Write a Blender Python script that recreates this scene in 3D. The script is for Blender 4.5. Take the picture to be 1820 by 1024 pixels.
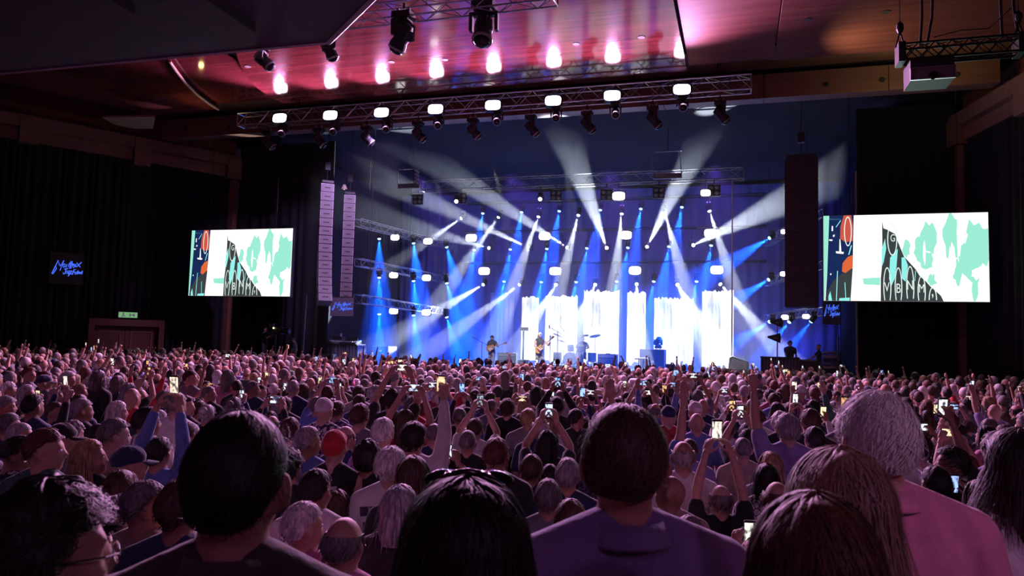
import bpy, bmesh, math, random
import numpy as np
from mathutils import Vector, Matrix, Quaternion, noise as mnoise

for _o in list(bpy.data.objects):
    bpy.data.objects.remove(_o)
sc = bpy.context.scene
COL = sc.collection
PI = math.pi
R = math.radians
rng = random.Random(7)

# ------------------------------------------------------------------ camera
W, H, F = 1820, 1024, 1310.0
CAMZ = 2.5
cd = bpy.data.cameras.new('camera')
cam = bpy.data.objects.new('camera', cd)
COL.objects.link(cam)
cd.sensor_width = 36.0
cd.lens = 36.0 * F / W
cd.clip_start = 0.05
cd.clip_end = 200
CM = Matrix.Rotation(R(17), 4, 'Z') @ Matrix.Rotation(PI / 2 + math.atan(93 / F), 4, 'X') @ Matrix.Rotation(R(1.45), 4, 'Z')
CM.translation = (0, 0, CAMZ)
cam.matrix_world = CM
sc.camera = cam
cd.dof.use_dof = True
cd.dof.focus_distance = 26.0
cd.dof.aperture_fstop = 8.0

# ------------------------------------------------------------------ world, exposure
wd = bpy.data.worlds.new('hall_ambient')
sc.world = wd
wd.use_nodes = True
wd.node_tree.nodes['Background'].inputs[0].default_value = (0.42, 0.20, 0.55, 1)
wd.node_tree.nodes['Background'].inputs[1].default_value = 0.012
vs_ = sc.view_settings
vs_.view_transform = 'Standard'
vs_.look = 'None'
vs_.exposure = 0.0
vs_.gamma = 1.0
vs_.use_curve_mapping = False
sc.cycles.use_denoising = True
sc.cycles.max_bounces = 4
sc.cycles.diffuse_bounces = 1
sc.cycles.glossy_bounces = 2
sc.cycles.transmission_bounces = 2
sc.cycles.volume_bounces = 0
sc.cycles.transparent_max_bounces = 6
sc.cycles.caustics_reflective = False
sc.cycles.caustics_refractive = False
sc.cycles.sample_clamp_indirect = 4.0
sc.cycles.use_light_tree = True
sc.cycles.use_adaptive_sampling = True
sc.cycles.adaptive_threshold = 0.03
sc.cycles.adaptive_min_samples = 20


def spot(name, loc, target, energy, col, size_deg, blend=0.4, soft=0.06, parent=None):
    ld = bpy.data.lights.new(name, 'SPOT')
    ld.energy = energy
    ld.color = col
    ld.spot_size = R(size_deg)
    ld.spot_blend = blend
    ld.shadow_soft_size = soft
    o = bpy.data.objects.new(name, ld)
    COL.objects.link(o)
    o.location = loc
    d = Vector(target) - Vector(loc)
    o.rotation_euler = d.to_track_quat('-Z', 'Y').to_euler()
    return o


# ------------------------------------------------------------------ pixel to world helpers (real planes in the hall)
CM3 = CM.to_3x3()
CO = Vector((0, 0, CAMZ))


def ray(px, py):
    return CM3 @ Vector(((px - W / 2) / F, -(py - H / 2) / F, -1))


def PY(px, py, Y):
    d = ray(px, py)
    return CO + d * (Y / d.y)


def PZ(px, py, Z):
    d = ray(px, py)
    return CO + d * ((Z - CAMZ) / d.z)


def PD(px, py, D):
    return CO + ray(px, py) * D


CMI = CM.inverted()


def proj(p):
    q = CMI @ Vector(p)
    if q.z >= -0.01:
        return (-9999, -9999, 0)
    return (W / 2 + F * q.x / -q.z, H / 2 - F * q.y / -q.z, -q.z)


# ------------------------------------------------------------------ materials
MATS = {}


def _m(name):
    m = bpy.data.materials.new(name)
    m.use_nodes = True
    nt = m.node_tree
    return m, nt, nt.nodes['Principled BSDF']


def N(nt, t, **kw):
    n = nt.nodes.new(t)
    for k, v in kw.items():
        if k.startswith('i_'):
            key = k[2:]
            key = int(key) if key.isdigit() else key.replace('_', ' ')
            n.inputs[key].default_value = v
        else:
            setattr(n, k, v)
    return n


def plain(name, col, rough=0.6, metal=0.0, scale=30.0, amt=0.25, bump=0.1):
    """flat colour broken up by fine noise in value and relief"""
    m, nt, b = _m(name)
    tc = N(nt, 'ShaderNodeTexCoord')
    nz = N(nt, 'ShaderNodeTexNoise', i_Scale=scale, i_Detail=3.0)
    nt.links.new(tc.outputs['Object'], nz.inputs['Vector'])
    mr = N(nt, 'ShaderNodeMapRange', i_3=1 - amt, i_4=1 + amt)
    nt.links.new(nz.outputs[0], mr.inputs[0])
    mx = N(nt, 'ShaderNodeVectorMath', operation='SCALE')
    mx.inputs[0].default_value = col[:3]
    nt.links.new(mr.outputs[0], mx.inputs['Scale'])
    nt.links.new(mx.outputs[0], b.inputs['Base Color'])
    b.inputs['Roughness'].default_value = rough
    b.inputs['Metallic'].default_value = metal
    if bump:
        bp = N(nt, 'ShaderNodeBump', i_Strength=bump, i_Distance=0.01)
        nt.links.new(nz.outputs[0], bp.inputs['Height'])
        nt.links.new(bp.outputs[0], b.inputs['Normal'])
    MATS[name] = m
    return m


def emis(name, col, strength):
    m, nt, b = _m(name)
    nt.nodes.remove(b)
    e = N(nt, 'ShaderNodeEmission', i_Color=(*col, 1), i_Strength=strength)
    m.cycles.emission_sampling = 'NONE'      # the lamps themselves carry the light
    nt.links.new(e.outputs[0], nt.nodes['Material Output'].inputs[0])
    MATS[name] = m
    return m


def wood(name, c1, c2, rough, scale=(0.35, 6.0, 6.0), spec=0.5, bump=0.06):
    m, nt, b = _m(name)
    tc = N(nt, 'ShaderNodeTexCoord')
    mp = N(nt, 'ShaderNodeMapping')
    mp.inputs['Scale'].default_value = scale
    nt.links.new(tc.outputs['Object'], mp.inputs[0])
    nz = N(nt, 'ShaderNodeTexNoise', i_Scale=1.0, i_Detail=6.0, i_Roughness=0.65)
    nt.links.new(mp.outputs[0], nz.inputs['Vector'])
    cr = N(nt, 'ShaderNodeValToRGB')
    cr.color_ramp.elements[0].position = 0.3
    cr.color_ramp.elements[1].position = 0.72
    cr.color_ramp.elements[0].color = (*c1, 1)
    cr.color_ramp.elements[1].color = (*c2, 1)
    nt.links.new(nz.outputs[0], cr.inputs[0])
    nt.links.new(cr.outputs[0], b.inputs['Base Color'])
    b.inputs['Roughness'].default_value = rough
    b.inputs['Specular IOR Level'].default_value = spec
    bp = N(nt, 'ShaderNodeBump', i_Strength=bump, i_Distance=0.02)
    nt.links.new(nz.outputs[0], bp.inputs['Height'])
    nt.links.new(bp.outputs[0], b.inputs['Normal'])
    MATS[name] = m
    return m


def objcol(name, rough, scale, stretch=(1, 1, 1), amt=0.3, bump=0.2, dist=0.01, sheen=0.0, sss=0.0, spec=0.5, pattern=None):
    """colour comes from the object itself; noise gives grain"""
    m, nt, b = _m(name)
    oi = N(nt, 'ShaderNodeObjectInfo')
    tc = N(nt, 'ShaderNodeTexCoord')
    mp = N(nt, 'ShaderNodeMapping')
    mp.inputs['Scale'].default_value = stretch
    nt.links.new(tc.outputs['Object'], mp.inputs[0])
    nz = N(nt, 'ShaderNodeTexNoise', i_Scale=scale, i_Detail=4.0)
    nt.links.new(mp.outputs[0], nz.inputs['Vector'])
    mr = N(nt, 'ShaderNodeMapRange', i_1=0.3, i_2=0.7, i_3=1 - amt, i_4=1 + amt)
    nt.links.new(nz.outputs[0], mr.inputs[0])
    mx = N(nt, 'ShaderNodeVectorMath', operation='SCALE')
    nt.links.new(oi.outputs['Color'], mx.inputs[0])
    nt.links.new(mr.outputs[0], mx.inputs['Scale'])
    out = mx.outputs[0]
    if pattern:
        if pattern in ('vstripe', 'hstripe'):
            w_ = N(nt, 'ShaderNodeTexWave', i_Scale=9.0, i_Distortion=0.6, bands_direction='X' if pattern == 'vstripe' else 'Z')
            w_.inputs['Detail Scale'].default_value = 1.0
            nt.links.new(tc.outputs['Object'], w_.inputs['Vector'])
            f_ = w_.outputs['Fac']
            lo, hi = 0.25, 0.45
        elif pattern == 'maze':
            w_ = N(nt, 'ShaderNodeTexVoronoi', i_Scale=22.0, feature='DISTANCE_TO_EDGE')
            nt.links.new(tc.outputs['Object'], w_.inputs['Vector'])
            f_ = w_.outputs['Distance']
            lo, hi = 0.05, 0.09
        else:
            w_ = N(nt, 'ShaderNodeTexNoise', i_Scale=38.0, i_Detail=1.0)
            nt.links.new(tc.outputs['Object'], w_.inputs['Vector'])
            f_ = w_.outputs[0]
            lo, hi = 0.5, 0.56
        mr2 = N(nt, 'ShaderNodeMapRange', i_1=lo, i_2=hi)
        nt.links.new(f_, mr2.inputs[0])
        m2 = N(nt, 'ShaderNodeMix', data_type='RGBA')
        m2.inputs['B'].default_value = (1, 1, 1, 1)
        m2.inputs['A'].default_value = (0.03, 0.03, 0.07, 1)
        nt.links.new(mr2.outputs[0], m2.inputs['Factor'])
        nt.links.new(out, m2.inputs['B'])
        out = m2.outputs['Result']
    nt.links.new(out, b.inputs['Base Color'])
    b.inputs['Roughness'].default_value = rough
    b.inputs['Specular IOR Level'].default_value = spec
    if sheen:
        b.inputs['Sheen Weight'].default_value = sheen
    if bump:
        bp = N(nt, 'ShaderNodeBump', i_Strength=bump, i_Distance=dist)
        nt.links.new(nz.outputs[0], bp.inputs['Height'])
        nt.links.new(bp.outputs[0], b.inputs['Normal'])
    MATS[name] = m
    return m


plain('black_metal', (0.018, 0.018, 0.02), 0.45, 0.3, 40, 0.3, 0.05)
plain('aluminium', (0.42, 0.42, 0.44), 0.35, 0.9, 60, 0.2, 0.05)
plain('black_plastic', (0.015, 0.015, 0.018), 0.62, 0, 80, 0.2, 0.05)
plain('grey_plastic', (0.16, 0.15, 0.17), 0.5, 0, 60, 0.2, 0.05)
plain('speaker_grille', (0.36, 0.32, 0.40), 0.55, 0.2, 220, 0.45, 0.3)
plain('speaker_black', (0.012, 0.012, 0.014), 0.6, 0, 160, 0.4, 0.2)
plain('black_drape', (0.010, 0.011, 0.016), 0.95, 0, 14, 0.3, 0.1)
plain('stage_drape', (0.060, 0.045, 0.13), 0.95, 0, 6, 0.25, 0.1)
plain('grey_drape', (0.13, 0.13, 0.16), 0.95, 0, 14, 0.3, 0.1)
plain('floor_dark', (0.02, 0.018, 0.02), 0.5, 0, 3, 0.3, 0.05)
plain('stage_deck', (0.06, 0.06, 0.075), 0.4, 0, 5, 0.3, 0.05)
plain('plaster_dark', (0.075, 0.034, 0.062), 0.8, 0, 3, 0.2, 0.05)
plain('plaster_beige', (0.35, 0.26, 0.18), 0.7, 0, 6, 0.2, 0.05)
plain('white_paint', (0.7, 0.7, 0.7), 0.5, 0, 30, 0.1, 0.03)
plain('chrome', (0.7, 0.7, 0.72), 0.2, 1.0, 40, 0.1, 0.0)
plain('cymbal_brass', (0.55, 0.42, 0.16), 0.3, 1.0, 60, 0.2, 0.1)
plain('drum_blue', (0.05, 0.10, 0.35), 0.3, 0.2, 30, 0.3, 0.05)
plain('drum_skin', (0.75, 0.73, 0.68), 0.5, 0, 20, 0.1, 0.02)
plain('amp_tolex', (0.03, 0.035, 0.05), 0.7, 0, 90, 0.4, 0.3)
plain('amp_cream', (0.5, 0.46, 0.4), 0.7, 0, 90, 0.2, 0.3)
plain('rubber', (0.02, 0.02, 0.02), 0.8)
plain('glass_dark', (0.01, 0.01, 0.012), 0.08)
plain('lens_grey', (0.35, 0.36, 0.4), 0.15, 0.4, 20, 0.1, 0)
plain('print_dark', (0.05, 0.04, 0.06), 0.8)
plain('print_red', (0.75, 0.06, 0.05), 0.8)
plain('print_pale', (0.6, 0.6, 0.58), 0.8)
wood('ceiling_wood', (0.065, 0.010, 0.013), (0.16, 0.034, 0.034), 0.085, (0.25, 5.0, 5.0), 0.32, 0.0)
wood('ceiling_satin', (0.12, 0.035, 0.030), (0.20, 0.07, 0.055), 0.62, (0.25, 5.0, 5.0), 0.05, 0.0)
wood('beam_wood', (0.17, 0.085, 0.055), (0.26, 0.135, 0.09), 0.45, (0.3, 4.0, 9.0))
wood('wall_wood', (0.12, 0.035, 0.018), (0.22, 0.07, 0.035), 0.5, (0.5, 0.5, 7.0))
wood('door_wood', (0.09, 0.025, 0.018), (0.16, 0.05, 0.03), 0.45, (6, 6, 0.6))
wood('guitar_gold', (0.55, 0.27, 0.06), (0.8, 0.45, 0.12), 0.25, (9, 9, 2))
wood('guitar_sunburst', (0.45, 0.12, 0.04), (0.7, 0.3, 0.12), 0.25, (9, 9, 2))
wood('guitar_neck_wood', (0.5, 0.36, 0.2), (0.62, 0.46, 0.28), 0.4, (9, 9, 2))
objcol('skin', 0.55, 25, (1, 1, 1), 0.12, 0.06, 0.004)
objcol('hair', 0.55, 9, (7, 7, 1.2), 0.6, 0.6, 0.008, spec=0.35)
objcol('hair_fine', 0.5, 9, (24, 24, 1.3), 0.55, 0.4, 0.003, spec=0.35)
objcol('cloth', 0.9, 16, (1, 1, 0.6), 0.14, 0.5, 0.02, sheen=0.3)
objcol('cloth_vstripe', 0.9, 16, (1, 1, 0.6), 0.1, 0.4, 0.02, sheen=0.2, pattern='vstripe')
objcol('cloth_hstripe', 0.9, 16, (1, 1, 0.6), 0.1, 0.4, 0.02, sheen=0.2, pattern='hstripe')
objcol('cloth_maze', 0.9, 16, (1, 1, 0.6), 0.1, 0.4, 0.02, sheen=0.2, pattern='maze')
objcol('cloth_print', 0.9, 16, (1, 1, 0.6), 0.1, 0.4, 0.02, sheen=0.2, pattern='print')
emis('blinder_glow', (1.0, 0.80, 1.0), 9)
emis('stage_blinder_glow', (1.0, 0.93, 1.0), 9)
emis('blue_lens', (0.32, 0.72, 1.0), 4.5)
emis('white_lens', (0.9, 0.95, 1.0), 9)
emis('pink_glow', (1.0, 0.5, 0.9), 3)
emis('logo_glow_blue', (0.07, 0.16, 1.0), 1.1)  # banner print, given a glow through emission
emis('exit_green', (0.35, 0.75, 0.35), 0.5)
emis('tally_yellow', (1.0, 0.9, 0.35), 3)
emis('scr_white', (1.0, 1.0, 0.97), 1.15)
emis('scr_mint', (0.36, 0.90, 0.72), 0.95)
emis('scr_navy', (0.012, 0.03, 0.13), 0.8)
emis('scr_slate', (0.05, 0.06, 0.065), 0.9)
emis('scr_orange', (0.85, 0.16, 0.05), 0.9)
emis('scr_red', (0.75, 0.12, 0.08), 0.85)
emis('scr_cyan', (0.30, 0.9, 0.85), 1.0)
emis('scr_pale', (0.82, 0.95, 0.88), 1.0)


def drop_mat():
    """lit white fabric drop: its light put in as emission, with soft grey streaks"""
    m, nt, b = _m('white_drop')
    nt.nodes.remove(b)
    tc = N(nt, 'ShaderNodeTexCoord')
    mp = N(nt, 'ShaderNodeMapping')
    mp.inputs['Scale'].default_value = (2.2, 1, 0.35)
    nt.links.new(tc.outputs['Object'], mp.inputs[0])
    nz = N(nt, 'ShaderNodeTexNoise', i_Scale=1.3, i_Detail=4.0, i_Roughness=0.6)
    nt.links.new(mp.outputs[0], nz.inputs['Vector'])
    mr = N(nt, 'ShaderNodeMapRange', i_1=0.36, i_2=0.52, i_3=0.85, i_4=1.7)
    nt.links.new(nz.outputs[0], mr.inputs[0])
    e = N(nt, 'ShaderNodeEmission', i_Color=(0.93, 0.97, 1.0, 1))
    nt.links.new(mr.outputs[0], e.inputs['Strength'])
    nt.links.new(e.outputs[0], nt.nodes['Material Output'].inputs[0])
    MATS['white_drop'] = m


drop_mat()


def phone_mat():
    m, nt, b = _m('phone_screen')
    nt.nodes.remove(b)
    oi = N(nt, 'ShaderNodeObjectInfo')
    tc = N(nt, 'ShaderNodeTexCoord')
    mp = N(nt, 'ShaderNodeMapping')
    mp.inputs['Scale'].default_value = (38, 1, 22)
    nt.links.new(tc.outputs['Object'], mp.inputs[0])
    ad = N(nt, 'ShaderNodeVectorMath', operation='ADD')
    nt.links.new(mp.outputs[0], ad.inputs[0])
    ml = N(nt, 'ShaderNodeMath', operation='MULTIPLY', i_1=50.0)
    nt.links.new(oi.outputs['Random'], ml.inputs[0])
    nt.links.new(ml.outputs[0], ad.inputs[1])
    nz = N(nt, 'ShaderNodeTexNoise', i_Scale=1.0, i_Detail=2.0)
    nt.links.new(ad.outputs[0], nz.inputs['Vector'])
    cr = N(nt, 'ShaderNodeValToRGB')
    cr.color_ramp.elements[0].position = 0.36
    cr.color_ramp.elements[0].color = (0.06, 0.05, 0.10, 1)
    cr.color_ramp.elements[1].position = 0.56
    cr.color_ramp.elements[1].color = (1, 1, 1, 1)
    nt.links.new(nz.outputs[0], cr.inputs[0])
    mx = N(nt, 'ShaderNodeVectorMath', operation='MULTIPLY')
    nt.links.new(oi.outputs['Color'], mx.inputs[0])
    nt.links.new(cr.outputs[0], mx.inputs[1])
    e = N(nt, 'ShaderNodeEmission', i_Strength=1.5)
    nt.links.new(mx.outputs[0], e.inputs['Color'])
    nt.links.new(e.outputs[0], nt.nodes['Material Output'].inputs[0])
    m.cycles.emission_sampling = 'NONE'
    MATS['phone_screen'] = m


phone_mat()


# ------------------------------------------------------------------ mesh builder
def box_vf(c, s, rot=None):
    cx, cy, cz = c
    x, y, z = s[0] / 2, s[1] / 2, s[2] / 2
    v = [Vector((sx * x, sy * y, sz * z)) for sz in (-1, 1) for sy in (-1, 1) for sx in (-1, 1)]
    if rot is not None:
        v = [rot @ p for p in v]
    v = [p + Vector(c) for p in v]
    f = [(0, 2, 3, 1), (4, 5, 7, 6), (0, 1, 5, 4), (2, 6, 7, 3), (0, 4, 6, 2), (1, 3, 7, 5)]
    return v, f


def frame_of(d):
    return Vector(d).to_track_quat('Z', 'Y').to_matrix()


class MB:
    def __init__(s):
        s.v = []
        s.f = []
        s.mi = []

    def add(s, v, f, mi=0):
        o = len(s.v)
        s.v += [tuple(p) for p in v]
        s.f += [tuple(i + o for i in q) for q in f]
        s.mi += [mi] * len(f)
        return s

    def box(s, c, sz, rot=None, mi=0):
        return s.add(*box_vf(c, sz, rot), mi)

    def bar(s, p, q, r, n=6, r2=None, mi=0, cap=True):
        p, q = Vector(p), Vector(q)
        r2 = r if r2 is None else r2
        m = frame_of(q - p)
        v = []
        for a, rr in ((p, r), (q, r2)):
            for i in range(n):
                t = 2 * PI * i / n
                v.append(a + m @ Vector((rr * math.cos(t), rr * math.sin(t), 0)))
        f = [(i, (i + 1) % n, n + (i + 1) % n, n + i) for i in range(n)]
        if cap:
            f.append(tuple(range(n - 1, -1, -1)))
            f.append(tuple(range(n, 2 * n)))
        return s.add(v, f, mi)

    def path(s, pts, r, n=6, mi=0):
        pts = [Vector(p) for p in pts]
        v = []
        k = len(pts)
        for j, p in enumerate(pts):
            d = pts[min(j + 1, k - 1)] - pts[max(j - 1, 0)]
            m = frame_of(d)
            rr = r[j] if isinstance(r, (list, tuple)) else r
            for i in range(n):
                t = 2 * PI * i / n
                v.append(p + m @ Vector((rr * math.cos(t), rr * math.sin(t), 0)))
        f = []
        for j in range(k - 1):
            for i in range(n):
                f.append((j * n + i, j * n + (i + 1) % n, (j + 1) * n + (i + 1) % n, (j + 1) * n + i))
        f.append(tuple(range(n - 1, -1, -1)))
        f.append(tuple((k - 1) * n + i for i in range(n)))
        return s.add(v, f, mi)

    def lathe(s, prof, n=16, c=(0, 0, 0), rot=None, mi=0):
        """prof: (radius, height) pairs round local z"""
        v = []
        for r, z in prof:
            for i in range(n):
                t = 2 * PI * i / n
                p = Vector((r * math.cos(t), r * math.sin(t), z))
                v.append((rot @ p if rot is not None else p) + Vector(c))
        f = []
        k = len(prof)
        for j in range(k - 1):
            for i in range(n):
                f.append((j * n + i, j * n + (i + 1) % n, (j + 1) * n + (i + 1) % n, (j + 1) * n + i))
        f.append(tuple(range(n - 1, -1, -1)))
        f.append(tuple((k - 1) * n + i for i in range(n)))
        return s.add(v, f, mi)

    def prism(s, poly, depth, o=(0, 0, 0), ax=((1, 0, 0), (0, 0, 1), (0, 1, 0)), mi=0):
        """poly of (u,w) extruded along third axis"""
        u, w, d = (Vector(a) for a in ax)
        o = Vector(o)
        k = len(poly)
        a = [o + u * x + w * y for x, y in poly]
        b = [p + d * depth for p in a]
        f = [tuple(range(k - 1, -1, -1)), tuple(range(k, 2 * k))]
        f += [(i, (i + 1) % k, k + (i + 1) % k, k + i) for i in range(k)]
        return s.add(a + b, f, mi)

    def ell(s, c, r, rot=None, nu=14, nv=9, mi=0):
        v = [Vector((0, 0, -r[2]))]
        for j in range(1, nv):
            p = PI * j / nv - PI / 2
            for i in range(nu):
                t = 2 * PI * i / nu
                v.append(Vector((r[0] * math.cos(p) * math.cos(t), r[1] * math.cos(p) * math.sin(t), r[2] * math.sin(p))))
        v.append(Vector((0, 0, r[2])))
        if rot is not None:
            v = [rot @ p for p in v]
        v = [p + Vector(c) for p in v]
        f = [(0, 1 + (i + 1) % nu, 1 + i) for i in range(nu)]
        for j in range(nv - 2):
            for i in range(nu):
                a = 1 + j * nu
                f.append((a + i, a + (i + 1) % nu, a + nu + (i + 1) % nu, a + nu + i))
        a = 1 + (nv - 2) * nu
        f += [(a + i, a + (i + 1) % nu, len(v) - 1) for i in range(nu)]
        return s.add(v, f, mi)

    def caps(s, p, q, r0, r1, n=12):
        p, q = Vector(p), Vector(q)
        m = frame_of(q - p)
        L = (q - p).length
        v = [p + m @ Vector((0, 0, -r0))]
        rings = []
        for a in (-60, -30, 0):
            rings.append((r0 * math.cos(R(a)), r0 * math.sin(R(a))))
        for a in (0, 30, 60):
            rings.append((r1 * math.cos(R(a)), L + r1 * math.sin(R(a))))
        for r, z in rings:
            for i in range(n):
                t = 2 * PI * i / n
                v.append(p + m @ Vector((r * math.cos(t), r * math.sin(t), z)))
        v.append(p + m @ Vector((0, 0, L + r1)))
        f = [(0, 1 + (i + 1) % n, 1 + i) for i in range(n)]
        for j in range(5):
            a = 1 + j * n
            for i in range(n):
                f.append((a + i, a + (i + 1) % n, a + n + (i + 1) % n, a + n + i))
        a = 1 + 5 * n
        f += [(a + i, a + (i + 1) % n, len(v) - 1) for i in range(n)]
        return s.add(v, f)

    def mesh(s, name, mats=(), smooth=False):
        me = bpy.data.meshes.new(name)
        me.from_pydata(s.v, [], s.f)
        for m in mats:
            me.materials.append(MATS[m] if isinstance(m, str) else m)
        if len(mats) > 1:
            me.polygons.foreach_set('material_index', s.mi)
        if smooth:
            me.polygons.foreach_set('use_smooth', [True] * len(me.polygons))
        me.update()
        return me

    def build(s, name, mats, parent=None, smooth=False, loc=None):
        if isinstance(mats, str):
            mats = (mats,)
        return link(name, s.mesh(name, mats, smooth), parent, loc)


def link(name, data, parent=None, loc=None):
    o = bpy.data.objects.new(name, data)
    COL.objects.link(o)
    if parent is not None:
        o.parent = parent
    if loc is not None:
        o.location = loc
    return o


def tag(o, label, cat, group=None, kind=None):
    o['label'] = label
    o['category'] = cat
    if group:
        o['group'] = group
    if kind:
        o['kind'] = kind
    return o


def thing(name, label, cat, loc=(0, 0, 0), rotz=0.0, group=None):
    o = bpy.data.objects.new(name, None)
    COL.objects.link(o)
    o.location = loc
    o.rotation_euler = (0, 0, rotz)
    o.empty_display_size = 0.1
    return tag(o, label, cat, group)


def struct(name, mb, mats, smooth=False, label=None):
    o = mb.build(name, mats, None, smooth)
    o['kind'] = 'structure'
    if label:
        o['label'] = label
    return o


def dup(root):
    r = root.copy()
    COL.objects.link(r)
    for ch in root.children:
        c = ch.copy()
        COL.objects.link(c)
        c.parent = r
        for g in ch.children:
            d = g.copy()
            COL.objects.link(d)
            d.parent = c
    return r


def child(o, stem):
    for c in o.children:
        if c.name.split('.')[0] == stem:
            return c


ORD = ['first', 'second', 'third', 'fourth', 'fifth', 'sixth', 'seventh', 'eighth', 'ninth', 'tenth', 'eleventh', 'twelfth',
       'thirteenth', 'fourteenth', 'fifteenth', 'sixteenth', 'seventeenth', 'eighteenth', 'nineteenth', 'twentieth']


def ordn(i):
    return ORD[i] if i < len(ORD) else '%dth' % (i + 1)
# ================================================================== THE HALL
ZC = 11.85          # underside of the lacquered ceiling
STZ = 1.10          # stage deck height
YS = 28.2           # stage front
LWA = Vector((-24.2, 31.0, 0))                 # left corner by the stage drapes
LWD = Vector((-math.sin(R(28.7)), -math.cos(R(28.7)), 0))
RWA = Vector((8.15, 31.0, 0))
RWD = Vector((math.sin(R(11.7)), -math.cos(R(11.7)), 0))


def on_wall(px, py, A, D):
    d = ray(px, py)
    # CO + d*t = A + D*s in plan
    m = Matrix(((d.x, -D.x), (d.y, -D.y)))
    t, s = m.inverted() @ Vector((A.x, A.y))
    return CO + d * t, s


struct('floor', MB().box((-10, 20, -0.1), (70, 60, 0.2)), 'floor_dark', label='dark hall floor under the crowd')
struct('floor_riser', MB().box((-1, -1.5, 0.3), (16, 8.2, 0.6)), 'floor_dark', label='low dark platform for the rear spectators')
LWE = LWA + LWD * 34
RWE = RWA + RWD * 34


def wallq(name, a, b, z0, z1, mat, th=0.2, side=1):
    a, b = Vector(a), Vector(b)
    d = (b - a).normalized()
    n = Vector((-d.y, d.x, 0)) * side * th
    mb = MB()
    v = [Vector((p.x, p.y, z)) + o for o in (Vector(), n) for z in (z0, z1) for p in (a, b)]
    mb.add(v, [(0, 1, 3, 2), (4, 6, 7, 5), (0, 2, 6, 4), (1, 5, 7, 3), (2, 3, 7, 6), (0, 4, 5, 1)])
    return struct(name, mb, mat)


wallq('wall_left', LWA, LWE, 0, 12.6, 'wall_wood', 0.2, -1)
wallq('wall_right', RWA, RWE, 0, 12.6, 'wall_wood', 0.2, 1)
struct('wall_back', MB().box((-9, 45.2, 6.3), (40, 0.2, 12.6)), 'black_drape')
struct('wall_rear', MB().box((-12, -6.3, 6.3), (64, 0.2, 12.6)), 'plaster_dark')


def drape(name, a, b, z0, z1, mat, pleat=0.28, amp=0.06, seed=0, offs=0.12, side=1, th=0.015, top_fn=None):
    """hanging cloth with rounded pleats of uneven width and depth"""
    a, b = Vector(a), Vector(b)
    L = (b - a).length
    d = (b - a) / L
    n = Vector((-d.y, d.x, 0)) * side
    rr = random.Random(seed)
    pts = []
    x = 0.0
    while x < L:
        w = pleat * rr.uniform(0.6, 1.5)
        am = amp * rr.uniform(0.5, 1.4)
        for k in range(6):
            xx = min(L, x + w * k / 6)
            pts.append((xx, am * math.sin(2 * PI * k / 6)))
        x += w
    pts.append((L, 0))
    rows = 5
    v, f = [], []
    for sgn in (0, 1):
        for j in range(rows):
            t = j / (rows - 1)
            for i, (x, y) in enumerate(pts):
                wob = 0.35 * amp * math.sin(x * 1.7 + t * 2.1 + seed)
                z = z0 + (z1 - z0) * t
                p = a + d * x + n * (offs + y * (1.15 - 0.35 * t) + wob + sgn * th)
                v.append((p.x, p.y, z))
    k = len(pts)
    for sgn in (0, 1):
        o = sgn * rows * k
        for j in range(rows - 1):
            for i in range(k - 1):
                q = (o + j * k + i, o + j * k + i + 1, o + (j + 1) * k + i + 1, o + (j + 1) * k + i)
                f.append(q if sgn else q[::-1])
    o = rows * k
    for j in (0, rows - 1):
        for i in range(k - 1):
            f.append((j * k + i, j * k + i + 1, o + j * k + i + 1, o + j * k + i))
    mb = MB()
    mb.add(v, f)
    return mb.build(name, mat, None, True)


# black curtains along the side walls, in drops with a gap for the door
dl, s_d0 = on_wall(150, 600, LWA, LWD)
dr, s_d1 = on_wall(288, 600, LWA, LWD)
prev = 0.1
for i, (s0, s1, z0, lab) in enumerate([(0.1, s_d1 - 0.05, 0.05, 'black pleated curtain on the left wall, between the double door and the stage'),
                                       (s_d1 - 0.05, s_d0 + 0.05, 3.05, 'black pleated curtain hanging above the wooden double door'),
                                       (s_d0 + 0.05, 34, 0.05, 'black pleated curtain on the left wall, nearer than the double door')]):
    o = drape('curtain', LWA + LWD * s0, LWA + LWD * s1, z0, 10.35, 'black_drape', 0.30, 0.075, 3 + i, 0.18, 1)
    tag(o, lab, 'curtain', 'black side wall curtains')
o = drape('curtain', RWA + RWD * 0.1, RWA + RWD * 22, 0.05, 10.3, 'black_drape', 0.34, 0.07, 9, 0.18, -1)
tag(o, 'black pleated curtain on the right wall beyond the video screen', 'curtain', 'black side wall curtains')
# wooden valance boxes above the curtains
for nm, A, D, sd, lab in (('left', LWA, LWD, 1, 'reddish wooden valance above the left curtain'), ('right', RWA, RWD, -1, 'reddish wooden valance above the right curtain')):
    mb = MB()
    n = Vector((-D.y, D.x, 0)) * sd
    a = A + D * 0.0
    b = A + D * 34
    poly = [(0.0, 10.25), (0.32, 10.25), (0.32, 10.75), (0.55, 10.8), (0.55, 11.3), (0.0, 11.3)]
    v = [Vector((p.x, p.y, 0)) + n * u + Vector((0, 0, z)) for p in (a, b) for u, z in poly]
    k = len(poly)
    f = [tuple(range(k)), tuple(range(2 * k - 1, k - 1, -1))] + [(i, k + i, k + (i + 1) % k, (i + 1) % k) for i in range(k)]
    mb.add(v, f)
    o = struct('trim_1' if nm == 'left' else 'trim_2', mb, 'beam_wood', label=lab)
    # vertical blocks that stand proud of the valance
    for q, s in enumerate((0.3, 4.6, 9.0, 13.5, 18)):
        c = A + D * s + n * 0.34
        bo = MB().box((c.x, c.y, 10.62), (0.7, 0.5, 0.95 + 0.25 * (q % 2)), Matrix.Rotation(math.atan2(D.y, D.x), 3, 'Z')).build('valance_block', 'beam_wood', o)
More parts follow.
